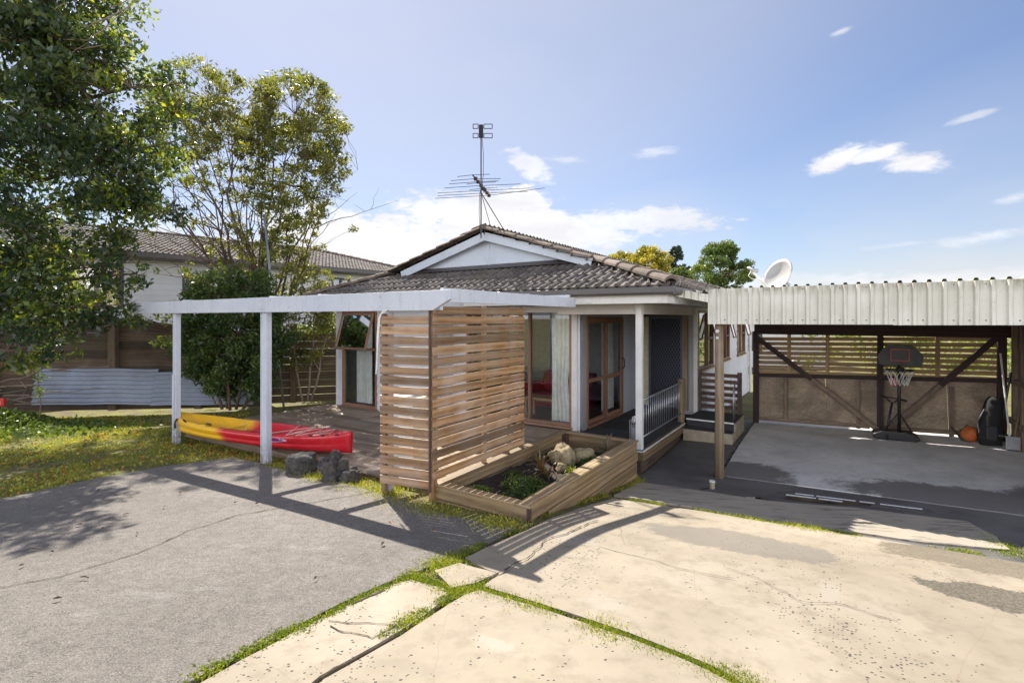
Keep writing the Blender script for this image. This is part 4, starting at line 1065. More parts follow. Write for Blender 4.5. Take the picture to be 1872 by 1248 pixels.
# ------------------------------------------------------------------ raised planter
PX0, PX1, PY0, PY1, PZ = -1.07, .17, -3.60, -.50, .28
def build_planter():
    t = hthing('planter_box', 'raised timber planter box with a flat cap and dark soil between the screen and porch', 'planter')
    mb = MB()
    for k in range(5):
        z1 = PZ-.03-k*.152+random.uniform(-.002, .002); z0 = z1-.143
        a = PY0+.05 if k < 1 else PY0+.05+k*.35
        mb.box(PX1-.05, PX1, a, PY1, z0, z1)
        if k < 2: mb.box(PX0+.0, PX1-.05 if k else PX1-.002, PY0, PY0+.048, z0, z1)
        mb.box(PX0, PX1-.05, PY1-.05, PY1, z0, z1); mb.box(PX0, PX0+.05, PY0+.05, PY1-.05, z0, z1)
    mb.build('side_boards', M['planter'], t, bevel=.010)
    mb = MB(); mb.box(PX1-.02, PX1+.012, PY0-.012, PY0+.03, -.1, PZ-.03); mb.box(PX0+.05, PX0+.13, PY1-.14, PY1-.05, -.3, PZ-.03); mb.build_each('corner_post', M['gatewood'], t)
    mb = MB(); c = .028
    mb.box(PX1-.14, PX1+.02, PY0-.02, PY1+.02, PZ-.028, PZ); mb.box(PX0-.04, PX1-.143, PY0-.02, PY0+.10, PZ-.03, PZ-.002)
    mb.box(PX0-.04, PX0+.09, PY0+.103, PY1+.02, PZ-.028, PZ-.001); mb.box(PX0+.093, PX1-.143, PY1-.09, PY1+.02, PZ-.03, PZ-.003)
    mb.build_each('cap_board', M['planter'], t, bevel=.007)
    # soil
    nx, ny = 26, 60; vs = []
    for j in range(ny+1):
        for i in range(nx+1):
            x = PX0+.04+(PX1-PX0-.09)*i/nx; y = PY0+.04+(PY1-PY0-.08)*j/ny
            vs.append((x, y, .11-.08*(j/ny)+mn.noise(Vector((x*3, y*3, 0)))*.05+mn.noise(Vector((x*14, y*14, 0)))*.022))
    fs = [(j*(nx+1)+i, j*(nx+1)+i+1, (j+1)*(nx+1)+i+1, (j+1)*(nx+1)+i) for j in range(ny) for i in range(nx)]
    mb = MB(); mb._add(vs, fs, [[(0, 0)]*4]*len(fs)); mb.build('soil', M['soil'], t, smooth=True)
build_planter()

def rock(name, label, loc, size, mat, seed=0, flat=None, cat='rock', group=None, rough=.25):
    bm = bmesh.new(); bmesh.ops.create_icosphere(bm, subdivisions=5, radius=1)
    for v in bm.verts:
        d = v.co.normalized(); n = mn.noise(d*1.4+Vector((seed*3.1, 0, 0)))*rough*1.6+mn.noise(d*3.2+Vector((0, seed*2, 0)))*rough*.6+mn.noise(d*9+Vector((0, 0, seed)))*rough*.3+mn.noise(d*22+Vector((0, 0, seed)))*rough*.16
        v.co = d*(1+n)
        if flat is not None and v.co.z > flat: v.co.z = flat+(v.co.z-flat)*.12
        v.co = Vector((v.co.x*size[0], v.co.y*size[1], v.co.z*size[2]))
    me = bpy.data.meshes.new(name); bm.to_mesh(me); bm.free(); me.polygons.foreach_set('use_smooth', [True]*len(me.polygons)); me.materials.append(mat)
    o = bpy.data.objects.new(name, me); COL.objects.link(o); o.location = loc; o.rotation_euler.z = seed; tag(o, label, cat, group); return o
def stand(u, v, dz=0): p = gp(u, v); return Vector((p[0], p[1], g(*p)+dz))
p = stand(547, 866); stump = rock('lava_rock', 'squat black lava rock with a flat pale grey top beside the pergola post', (p.x, p.y+.05, p.z+.12), (.185, .19, .20), rockm('flat_lava', (.02, .019, .019), (.12, .115, .105), 22), 2, .62)
p = stand(604, 878); rock('lava_rock', 'jagged upright black lava rock between the flat-topped one and the deck', (p.x, p.y+.05, p.z+.12), (.14, .15, .20), M['lava'], 5, None, rough=.42)
p = stand(634, 882); rock('lava_rock', 'small low grey lava rock at the deck edge, right of the jagged one', (p.x, p.y+.08, p.z+.05), (.13, .11, .12), M['lava'], 9, None, rough=.35)
def pl(S, T, z): return W(S, T, z)
rock('sandstone_rock', 'large rounded yellow-grey rock in the planter', pl(-.52, -1.55, .17), (.19, .17, .17), M['sand'], 1, rough=.22)
rock('sandstone_rock', 'smaller smooth pale rock leaning on the large one in the planter', pl(-.33, -1.30, .14), (.20, .12, .13), M['sand'], 3, rough=.15)
rock('sandstone_rock', 'small sandy stone half buried at the front of the planter rocks', pl(-.40, -1.82, .10), (.09, .08, .07), M['sand'], 4, rough=.2)

def rosette(name, label, loc, n, L, wd, mat, spread=.7, cat='plant', seed=1, group=None):
    rg = np.random.default_rng(seed); vs = []; fs = []; rn = []
    for i in range(n):
        a = rg.uniform(0, 2*PI); tilt = rg.uniform(.15, 1)*spread; l = L*rg.uniform(.6, 1.1); w0 = wd*rg.uniform(.7, 1.1)
        c, s = math.cos(a), math.sin(a); r = rg.uniform(0, 1); seg = 6; b = len(vs); r0 = .02
        for k in range(seg+1):
            t = k/seg; ang = tilt*(.5+1.0*t*t*1.2); rr = r0+l*t*math.sin(min(ang, 2.0)); zz = l*t*math.cos(min(ang, 2.2)); w_ = w0*(1-t)**.6*(.6+t*.8) if k < seg else .002
            for sg in (-1, 1): vs.append((c*rr-s*w_*sg, s*rr+c*w_*sg, zz+abs(w_)*.5)); rn.append(r)
        for k in range(seg): fs.append((b+2*k, b+2*k+1, b+2*k+3, b+2*k+2))
    me = bpy.data.meshes.new(name); me.from_pydata(vs, [], fs); at = me.attributes.new('rnd', 'FLOAT', 'POINT'); at.data.foreach_set('value', rn); me.materials.append(mat)
    me.polygons.foreach_set('use_smooth', [True]*len(fs))
    o = bpy.data.objects.new(name, me); COL.objects.link(o); o.location = loc; tag(o, label, cat, group); return o
rosette('bromeliad', 'tall red and green bromeliad in the middle of the planter', pl(-.53, -2.15, .09), 22, .30, .022, M['redleaf'], .6, seed=2)
rosette('bromeliad', 'spreading bromeliad with arching leaves in front of the planter rocks', pl(-.38, -2.25, .08), 16, .22, .018, M['redleaf'], .95, seed=3)
rosette('aloe', 'grey drooping aloe near the back right corner of the planter', pl(-.10, -.98, .09), 18, .34, .025, M['greyleaf'], .9, seed=4)
rosette('fern_plant', 'sunlit yellow-green leafy plant at the planter right edge', pl(-.14, -2.02, .09), 40, .16, .016, M['leaf_light'], 1.0, seed=6)
def tuft(name, label, loc, rad, n, h, mat, cat='plant', seed=0, kind=None, group=None, leafy=False):
    rg = np.random.default_rng(seed+50); a = rg.uniform(0, 2*PI, n); r = rad*np.sqrt(rg.uniform(0, 1, n))
    P = np.stack([r*np.cos(a), r*np.sin(a), rg.uniform(.0, h, n)*(1-.6*r/rad)], 1); global RG
    o = leafcloud(name, P, h*.22 if leafy else h*.35, mat, droop=-.5, ratio=.45 if leafy else .16); o.location = loc; tag(o, label, cat, group, kind); return o
tuft('feathery_plant', 'low feathery green herb in the front middle of the planter', pl(-.42, -2.75, .10), .26, 1500, .12, M['leaf_shrub'], seed=1)
tuft('feathery_plant', 'dense green groundcover in the front right of the planter', pl(-.25, -3.15, .10), .24, 1300, .09, M['leaf_shrub'], seed=2)
tuft('feathery_plant', 'sparse green weed near the front left of the planter', pl(-.78, -3.2, .10), .18, 500, .09, M['leaf_far'], seed=3)
tuft('leafy_plant', 'green leafy plant behind the planter rocks', pl(-.12, -1.45, .08), .17, 600, .14, M['leaf_shrub'], seed=4, leafy=True)
tuft('leafy_plant', 'small dark weed on the left side of the planter soil', pl(-.8, -2.4, .08), .14, 250, .08, M['leaf_shrub'], seed=5, leafy=True)

# ------------------------------------------------------------------ kayak
def build_kayak():
    a, b = Vector((-6.17, 9.07, 0)), Vector((-2.38, 7.43, 0)); mid = (a+b)/2; ang = math.atan2(b.y-a.y, b.x-a.x)
    t = thing('kayak', 'yellow and red sit-on-top kayak lying on the deck behind the pergola posts', 'kayak', (mid.x, mid.y, DZ+.012), ang)
    L = 4.12; N = 64; vs = []; K = 26
    def wd(s): return .375*max(0.02, (1-abs(2*s-1)**2.6))**.75
    def sheer(s): return .25+.07*abs(2*s-1)**2.2
    def keel(s): return .012+.03*abs(2*s-1)**4
    def cockpit(s, q):   # q 0 centre .. 1 gunwale
        dpt = 0
        k = sm(.07, .14, s)*(1-sm(.86, .93, s)); inner = 1-sm(.62, .80, q)
        prof = .13+.06*sm(.1, .2, s)*(1-sm(.30, .36, s))+.05*sm(.42, .5, s)*(1-sm(.60, .66, s))-.06*math.exp(-((s-.39)/.018)**2)-.05*math.exp(-((s-.27)/.012)**2)-.06*math.exp(-((s-.52)/.014)**2)
        return k*inner*prof
    for i in range(N+1):
        s = i/N; w_ = wd(s); zs = sheer(s); zk = keel(s); x = (s-.5)*L
        ring = []
        # bottom half from right gunwale round keel to left gunwale
        bot = [(1.0, 1.0), (1.03, .9), (1.0, .74), (.93, .60), (.90, .50), (.93, .44), (.84, .25), (.62, .09), (.30, .02), (0, 0)]
        pts = [(q*w_, zk+(zs-zk)*h) for q, h in bot]
        ring += [(x, p[0], p[1]) for p in pts]+[(x, -p[0], p[1]) for p in pts[-2::-1]]
        for q in (-.93, -.82, -.7, -.5, -.25, 0, .25, .5, .7, .82, .93):
            ring.append((x, q*w_, zs+.035*(1-q*q)*(.4 if .08 < s < .92 else 1)+.015-cockpit(s, abs(q))))
        vs += ring; n = len(ring)
    fs = [(i*n+k, i*n+(k+1) % n, (i+1)*n+(k+1) % n, (i+1)*n+k) for i in range(N) for k in range(n)]
    fs += [tuple(range(n)), tuple(range(N*n, N*n+n))[::-1]]
    m, w, bs = newmat('kayak_plastic'); oc = w.n('ShaderNodeTexCoord').outputs['Object']; x = w.n('ShaderNodeSeparateXYZ', {0: oc}).outputs[0]
    nz = w.noise(oc, 3, 3, .5)
    k = w.mapr(w.m('ADD', x, w.m('MULTIPLY', w.m('SUBTRACT', nz, .5), .3)), -.42, -.20, 0, 1)
    col = w.ramp(k, [(0, (.80, .44, .015)), (.5, (.70, .16, .02)), (1, (.56, .012, .025))])
    sc = w.mapr(w.noise(oc, 14, 5, .7), .5, .75, 0, .3); col = w.mix(sc, col, w.mix(.5, col, (.35, .28, .2, 1)))
    setin(w, bs, Base_Color=col, Roughness=.33); bs.inputs['Coat Weight'].default_value = .2
    mb = MB(); mb._add(vs, fs, [[(0, 0)]*len(f) for f in fs]); o = mb.build('hull', m, t, smooth=True)
    mb = MB()
    def gw(s, sg, up=.02): return Vector(((s-.5)*L, sg*wd(s)*.97, sheer(s)+up))
    zz = [(.66, -1), (.76, 1), (.80, -1), (.87, 1), (.93, -1)]
    for i in range(len(zz)-1): mb.tube([gw(*zz[i]), gw(*zz[i+1])], .006, 6); mb.tube([gw(zz[i][0], -zz[i][1]), gw(zz[i+1][0], -zz[i+1][1])], .006, 6)
    for s in (.76, .87): mb.tube([gw(s, 1), gw(s, -1)], .005, 6)
    mb.build('bungee_cord', plain('cord_cream', (.62, .50, .42), .7), t)
    for s, sg in ((.115, -1), (.33, -1), (.33, 1), (.215, 1)):
        mb = MB(); c = gw(s, sg, 0); 
        mb.tube([c+Vector((0, .02*sg, .02)), c+Vector((.0, .06*sg, -.05)), c+Vector((0, .05*sg, -.14))] if s in (.115,) else [c+Vector((-.06, -.06*sg, .04)), c+Vector((0, -.04*sg, .055)), c+Vector((.07, -.05*sg, .04))], .014, 6)
        mb.build('handle', M['black'], t, smooth=True)
    for s in (.855, .90, .95): mb = MB(); c = gw(s, -1, .02); mb.tube([c, c+Vector((.05, 0, 0))], .012, 6); mb.build('fitting', M['black'], t)
    mb = MB(); mb.tube([((.19-.5)*L, .0, .30-.13), ((.19-.5)*L, -.22, .22), ((.19-.5)*L, -.33, .33)], .012, 6); mb.build('strap', M['black'], t)
    # round bow end knob
    # oval sticker with scribbled lettering on the near side
    def side(s, h):  # point on the near flank, slightly proud
        w_ = wd(s); zs = sheer(s); zk = keel(s); q = interp(h, [(.44, .93), (.50, .90), (.60, .93), (.74, 1.0), (.9, 1.03), (1, 1)])
        return Vector(((s-.5)*L, -q*w_-.004, zk+(zs-zk)*h))
    st = MB(); cx, rx, cy, ry = .705, .062, .77, .17
    for i in range(20):
        s0 = cx-rx+2*rx*i/20; s1 = cx-rx+2*rx*(i+1)/20
        hh = lambda s: ry*math.sqrt(max(0, 1-((s-cx)/rx)**2))*(1-.35*(s-cx)/rx)
        st.poly([side(s0, cy-hh(s0)*.9), side(s1, cy-hh(s1)*.9), side(s1, cy+hh(s1)), side(s0, cy+hh(s0))])
    so = st.build('sticker', plain('lavender_sticker', (.62, .56, .70), .4), t)
    lt = MB(); xs = [cx-rx*.7+rx*1.4*i/13 for i in range(14)]
    for i in range(13):
        a_, b_ = side(xs[i], cy+(-.09 if i % 2 else .10)), side(xs[i+1], cy+(.10 if i % 2 else -.09)); o_ = Vector((0, -.003, 0))
        lt.beam(a_+o_, b_+o_, .003, .010)
    lt.build('lettering', plain('sticker_ink', (.10, .05, .35), .4), so)
build_kayak()

# ------------------------------------------------------------------ entry landing with gate
def build_landing():
    t = hthing('entry_steps', 'black carpeted concrete landing with two steps beside the porch', 'steps')
    mb = MB(); mb.box(.12, 1.02, 2.58, 3.68, -.5, .07); mb.box(.12, 1.02, 2.30, 2.58, -.5, -.075); mb.build('step_block', M['step'], t)
    mb = MB(); mb.box(.12, 1.0, 2.57, 3.66, .072, .085); mb.box(.12, 1.0, 2.565, 2.578, -.06, .07); mb.box(.12, 1.0, 2.29, 2.56, -.073, -.06); mb.build('carpet', M['carpet'], t)
    mb = MB(); mb.box(.12, 1.0, 2.545, 2.566, .068, .092); mb.build_each('nosing', M['whiteplastic'], t)
    f = hthing('slatted_gate', 'short dark timber slatted panel with a steel grid at the back of the entry landing', 'gate')
    mb = MB()
    for i in range(6): mb.box(.16, .94, 3.60, 3.62, .16+i*.135, .16+i*.135+.078)
    mb.build('slats', M['gatewood'], f)
    for x in (.13, .94): mb = MB(); mb.box(x-.04, x+.04, 3.57, 3.65, .085, .95); mb.build('post', M['gatewood'], f)
    mb = MB()
    for i in range(6): mb.tube([(.2+i*.14, 3.67, .12), (.2+i*.14, 3.67, .86)], .006, 5)
    for z in (.14, .38, .62, .86): mb.tube([(.16, 3.67, z), (.94, 3.67, z)], .006, 5)
    mb.build('grid', M['galv'], f)
    h = hthing('handrail', 'thin galvanised steel handrail on the outer edge of the entry landing', 'handrail')
    mb = MB(); mb.tube([(.96, 2.75, .09), (.96, 2.75, .72), (.96, 3.0, .80), (.96, 3.5, .84), (.96, 3.5, .09)], .012, 8); mb.tube([(.96, 2.92, .10), (.96, 2.92, .77)], .008, 6); mb.build_each('rail', M['galv'], h, smooth=True)
build_landing()
t = hthing('peg_basket', 'wire basket of clothes pegs standing on the porch behind the railing', 'basket')
mb = MB()
for z in (.03, .12, .21, .30, .39): mb.tube([(-.13+.11*math.cos(k*PI/8), .32+.11*math.sin(k*PI/8), z) for k in range(17)], .004, 5)
for k in range(16): mb.tube([(-.13+.11*math.cos(k*PI/8), .32+.11*math.sin(k*PI/8), .02), (-.13+.115*math.cos(k*PI/8), .32+.115*math.sin(k*PI/8), .40)], .004, 5)
mb.build('wire_frame', M['galv'], t)
mb = MB(); mb.tube([(-.13, .32, .02), (-.13, .32, .30)], .095, 12); mb.build('liner', plain('grey_liner', (.35, .36, .38), .6), t)
mb = MB()
for k in range(14): x, y = -.13+random.uniform(-.08, .08), .32+random.uniform(-.08, .08); mb.beam((x, y, .36), (x+random.uniform(-.04, .04), y+random.uniform(-.04, .04), .46), .012, .018)
mb.build_each('peg', M['whiteplastic'], t)
t = hthing('doormat', 'black doormat lying on the porch carpet by the glass sliding door', 'doormat'); mb = MB(); mb.box(-1.1, -.6, 1.2, 1.9, .002, .016); mb.build('mat', M['blackmat'], t, bevel=.004)
mb = MB(); mb.box(-1.1, -1.08, 1.2, 1.9, .0165, .019); mb.build('border', M['black'], t)

# ------------------------------------------------------------------ carport
CT = 4.7
def rT(u, v, T):      # the point of a wall at depth T (house directions) seen at a photo position
    r = (u-CX)/FPX; S = (r*(7.94+.8356*T)-(2+.5494*T))/(.8357+.5493*r); Y = 7.94-.5493*S+.8356*T
    return S, EYE-(v-HY)/FPX*Y
def ribbed(mb, a, b, up, out, h, pitch=.1433, first=.018, rib=.040, bw_=.062, tw_=.030):
    """ribbed sheet whose edge runs a -> b, extruded along up by h; ribs stand out along out"""
    a, b, up, out = Vector(a), Vector(b), Vector(up), Vector(out); d = b-a; L = d.length; d.normalize()
    pr = [(0, 0)]; x = first
    while x < L:
        for dx, o in ((-bw_/2, 0), (-tw_/2, rib), (tw_/2, rib), (bw_/2, 0)):
            if 0 < x+dx < L: pr.append((x+dx, o))
        x += pitch
    pr.append((L, 0)); n = len(pr)
    vs = [a+d*p[0]+out*p[1] for p in pr]+[a+d*p[0]+out*p[1]+up*h for p in pr]
    vs += [v-out*.004 for v in vs]
    fs = [(i, i+1, n+i+1, n+i) for i in range(n-1)]+[(2*n+i+1, 2*n+i, 3*n+i, 3*n+i+1) for i in range(n-1)]+[(i+1, i, 2*n+i, 2*n+i+1) for i in range(n-1)]
    fs += [(n+i, n+i+1, 3*n+i+1, 3*n+i) for i in range(n-1)]
    mb._add(vs, fs, [[(0, 0)]*4]*len(fs), 0, .5)
def build_carport():
    C = hthing('carport', 'open carport with a ribbed off-white steel fascia, dark timber frame and slatted back wall', 'carport')
    F0, F1, FT = 1.02, 6.0, .22
    mb = MB(); ribbed(mb, (F0, FT, 2.005), (3.30, FT, 2.015), (0, 0, 1), (0, -1, 0), .53, first=.158)
    ribbed(mb, (3.26, FT-.006, 2.008), (F1, FT-.006, 2.030), (0, 0, 1), (0, -1, 0), .53, first=.158-2.24+.1433*15)
    fa = mb.build('fascia', M['carportwhite'], C)
    mb = MB(); x = F0+.24; i = 0
    while x < F1:
        mb.tube([(x, FT-.0, 2.07+random.uniform(-.006, .006)), (x, FT-.012, 2.07)], .008, 6)
        if i % 2: mb.tube([(x-.0, FT, 2.50), (x, FT-.01, 2.50)], .007, 6)
        x += .1433*(1 if i % 3 else 2); i += 1
    mb.build_each('screw', M['gutter'], fa)
    mb = MB(); ribbed(mb, (F0, FT+.01, 2.525), (F1, FT+.01, 2.55), (0, 1, -.03), (0, 0, 1), 4.75, first=.158); ribbed(mb, (.60, FT+.13, 2.50), (F0+.10, FT+.13, 2.505), (0, 1, -.02), (0, 0, 1), 4.6, first=.05); mb.build('roof_sheet', M['carportwhite'], C)
    mb = MB(); ribbed(mb, (.60, -.02, 2.43), (1.03, .19, 2.335), (0, 0, 1), (.25, -.97, 0), .12, first=.05, pitch=.105, rib=.02); mb.build('side_flashing', M['carportwhite'], C)
    # front posts and beams
    p = W(1.16, .33); z0 = g(p.x, p.y)
    mb = MB(); mb.tube([(1.16, .33, z0-.05), (1.165, .33, .9), (1.16, .33, 2.02)], [.072, .066, .062], 12); fp = mb.build('front_post', M['postwood'], C, smooth=True)
    mb = MB(); mb.tube([(1.15, .26, 1.90), (1.15, .245, 1.90)], .028, 12); mb.tube([(1.15, .262, 1.80), (1.15, .245, 1.80)], .022, 12); mb.build_each('washer', M['galv'], fp)
    mb = MB(); mb.box(F0+.02, F1, .255, .30, 2.03, 2.27); mb.build('front_beam', M['cpdark'], C)
    mb = MB(); mb.box(1.10, 5.25, CT-.18, CT-.13, 1.74, 2.02); mb.box(1.02, 1.07, .30, CT, 2.06, 2.28); mb.box(5.3, 5.35, .30, CT, 2.06, 2.28)
    for k in range(6): mb.box(1.08, 5.3, .5+k*.75, .55+k*.75, 2.26-.035*k, 2.38-.035*k)
    mb.build_each('rafter', M['cpdark'], C)
    zf = lambda S: -.30+.037*(S-1.09)
    mb = MB()
    for S, w_ in ((1.12, .11), (rT(1609, 700, CT)[0], .10), (5.14, .12)): mb.box(S-w_/2, S+w_/2, CT-.10, CT, zf(S)-.1, 1.80)
    mb.beam((1.17, CT-.07, .825), (5.1, CT-.07, .965), .07, .075)
    mb.build_each('frame_timber', M['cpdark'], C)
    mb = MB(); 
    for k in range(8):
        za = .895+k*.1045
        mb.beam((1.15, CT+.012, za), (5.15, CT+.012, za+.075+.012), .018, .078)
    mb.build('wall_slats', M['cplight'], C)
    mb = MB()
    for u in (1443, 1513, 1714):
        S = rT(u, 650, CT)[0]; mb.box(S-.035, S+.035, CT-.045, CT, .90, 1.74)
    mb.build_each('stud', M['cplight'], C)
    mb = MB(); mb.beam((1.15, CT+.01, .32), (2.45, CT+.01, .37), .012, .95); mb.beam((2.455, CT+.01, .375), (3.27, CT+.01, .40), .012, .95)
    mb.beam((3.27, CT+.013, .40), (4.4, CT+.013, .44), .012, .95); mb.beam((4.405, CT+.01, .44), (5.15, CT+.01, .47), .012, .95)
    mb.build('plywood_lining', M['ply'], C)
    mb = MB()
    for u in (1437, 1569, 1739): S = rT(u, 720, CT)[0]; mb.box(S-.035, S+.035, CT-.05, CT-.002, -.16, .80)
    mb.beam((1.17, CT-.03, -.15), (3.2, CT-.03, -.10), .05, .075); mb.beam((3.35, CT-.03, -.10), (4.6, CT-.03, -.05), .05, .075)
    mb.build_each('stud', M['bracewood'], C)
    def br(u0, v0, u1, v1, T=CT-.13, split=.5):
        a = rT(u0, v0, T); b = rT(u1, v1, T); A = Vector((a[0], T, a[1])); B_ = Vector((b[0], T, b[1])); m_ = A.lerp(B_, split)
        q = MB(); q.beam(A, m_, .045, .095, up=(0, 1, 0)); 
        # beam(w across, h along up): keep the wide face towards the drive
        q.v.clear(); q.f.clear(); q.uv.clear(); q.mi.clear(); q.r.clear()
        d = (B_-A).normalized(); s = Vector((-d.z, 0, d.x))
        q.obox((A+m_)/2, (d, Vector((0, 1, 0)), s), ((m_-A).length, .045, .10)); o = q.build('diagonal_brace', M['cpdark'], C, bevel=.004)
        q = MB(); q.obox((m_+B_)/2+Vector((0, -.004, 0)), (d, Vector((0, 1, 0)), s), ((B_-m_).length+.06, .047, .10)); q.build('diagonal_brace', M['bracewood'], C, bevel=.004)
    br(1380, 614, 1606, 786); br(1826, 614, 1618, 790)
    # right wall: vertical boards with slits
    mb = MB(); T = .6; 
    while T < CT: mb.box(5.30, 5.32, T, T+.175+random.uniform(-.012, .004), -.2, 2.2); T += .19
    mb.build('side_boards', M['fence'], C)
    mb = MB()
    for T in (3.75, 4.25): mb.box(5.20, 5.29, T, T+.10, -.2, 2.15)
    mb.box(5.19, 5.285, 2.0, 4.6, .95, 1.04); mb.box(5.19, 5.285, 2.0, 4.6, .25, .34)
    mb.build_each('side_frame', M['bracewood'], C)
build_carport()
ZF = lambda S, T: g(*W(S, T)[:2])+.019

def local_pt(u, v, T): S, z = rT(u, v, T); return Vector((S, T, z))
def build_hoop():
    S, T = 3.62, 4.02; z0 = ZF(S, T)
    t = hthing('basketball_hoop', 'small portable basketball hoop with a black board and white net in the carport', 'basketball hoop')
    mb = MB(); mb.tube([(S, T, z0+.05), (S, T, z0+1.62)], .027, 10); mb.build('pole', M['black'], t, smooth=True)
    mb = MB(); prof = [(-.30, 0), (.30, 0), (.36, .04), (.34, .09), (.22, .14), (-.22, .14), (-.34, .09), (-.36, .04)]
    mb.prism(prof, (S-.06, T-.18, z0), (S-.06, T+.22, z0), (1, 0, 0), (0, 0, 1)); mb.build('base', M['black'], t, bevel=.02)
    mb = MB(); mb.tube([(S, T, z0+.50), (S-.28, T+.02, z0+.08)], .013, 8); mb.tube([(S, T, z0+.50), (S+.22, T+.02, z0+.08)], .013, 8); mb.build('brace', M['black'], t)
    bz = 1.41; bt = T-.16; w_ = .31; h_ = .19
    pr = [(-w_, -h_), (w_, -h_), (w_+.03, -.02), (w_-.01, .05), (.21, .165), (.10, .195), (-.10, .195), (-.21, .165), (-w_+.01, .05), (-w_-.03, -.02)]
    mb = MB(); mb.prism(pr, (S, bt, bz), (S, bt+.03, bz), (1, 0, 0), (0, 0, 1)); bb = mb.build('backboard', M['black'], t, bevel=.006)
    mb = MB()
    for a, b, c, d in ((-.14, .14, .10, .115), (-.14, .14, -.105, -.09), (-.14, -.125, -.09, .10), (.125, .14, -.09, .10)): mb.box(S+a, S+b, bt-.004, bt-.001, bz+c, bz+d)
    mb.build('target_square', M['redplastic'], bb)
    rz = 1.16; rc = Vector((S-.03, bt-.24, rz)); R = .21
    mb = MB(); mb.tube([rc+Vector((R*math.cos(k*PI/12), R*math.sin(k*PI/12), 0)) for k in range(25)], .011, 8); mb.box(S-.06, S+.06, bt-.05, bt, rz-.05, rz+.03); mb.build('rim', M['black'], t, smooth=True)
    mb = MB()
    for k in range(12):
        a = k*PI/6
        for sg in (1, -1):
            pts = [rc+Vector((r*math.cos(a+sg*q), r*math.sin(a+sg*q), -z)) for r, z, q in ((R, 0, 0), (R*.9, .08, .2), (R*.72, .17, .36), (R*.6, .27, .5))]
            mb.tube(pts, .0045, 5)
    mb.build('net', M['whiteplastic'], t)
    mb = MB(); mb.box(S-.15, S-.02, T-.04, T-.03, rz-.32, rz-.18); mb.build('tag', M['redplastic'], t); 
build_hoop()
def build_scooter():
    t = hthing('kick_scooter', 'black kick scooter standing behind the basketball hoop pole', 'scooter'); T = 4.35
    a = local_pt(1631, 735, T); b = local_pt(1623, 778, T); c = local_pt(1618, 795, T)
    mb = MB(); mb.tube([a, b, c], .020, 10); st = mb.build('stem', M['black'], t, smooth=True)
    l1 = local_pt(1609, 722, T); l2 = local_pt(1618, 725, T); r1 = local_pt(1644, 729, T); r2 = local_pt(1658, 733, T); m1 = a
    mb = MB(); mb.tube([l2, m1+Vector((-.03, 0, .0))], .013, 8); mb.tube([m1+Vector((.03, 0, 0)), r1], .013, 8); mb.tube([l2, r1], .010, 8); mb.build('handlebar', M['black'], t, smooth=True)
    for p, q in ((l1, l2), (r1, r2)): mb = MB(); mb.tube([p, q], .018, 8); mb.build('grip', M['blackmat'], t)
    z0 = ZF(c.x, T); mb = MB(); mb.box(c.x-.06, c.x+.06, T+.02-.5, T, z0+.07, z0+.09); mb.build('deck', M['black'], t, bevel=.005)
    for y in (T+.02, T-.5): mb = MB(); mb.tube([(c.x-.014, y, z0+.055), (c.x+.014, y, z0+.055)], .055, 16); mb.build('wheel', M['blackmat'], t)
build_scooter()
def ball():
    p = local_pt(1774, 796, 4.3); bm = bmesh.new(); bmesh.ops.create_uvsphere(bm, u_segments=32, v_segments=20, radius=.135)
    me = bpy.data.meshes.new('basketball'); bm.to_mesh(me); bm.free(); me.polygons.foreach_set('use_smooth', [True]*len(me.polygons)); me.materials.append(M['orange'])
    o = bpy.data.objects.new('basketball', me); COL.objects.link(o); q = W(p.x, 4.3); o.location = (q.x, q.y, ZF(p.x, 4.3)+.135); tag(o, 'orange basketball resting on the carport floor by the back wall', 'ball')
    mb = MB()
    for ax in range(3):
        mb.tube([Vector([(.1355*math.cos(k*PI/16), .1355*math.sin(k*PI/16), 0), (.1355*math.cos(k*PI/16), 0, .1355*math.sin(k*PI/16)), (0, .1355*math.cos(k*PI/16), .1355*math.sin(k*PI/16))][ax]) for k in range(33)], .0025, 5)
    mb.build('seam', M['black'], o); o.rotation_euler = (.5, .4, .3)
ball()
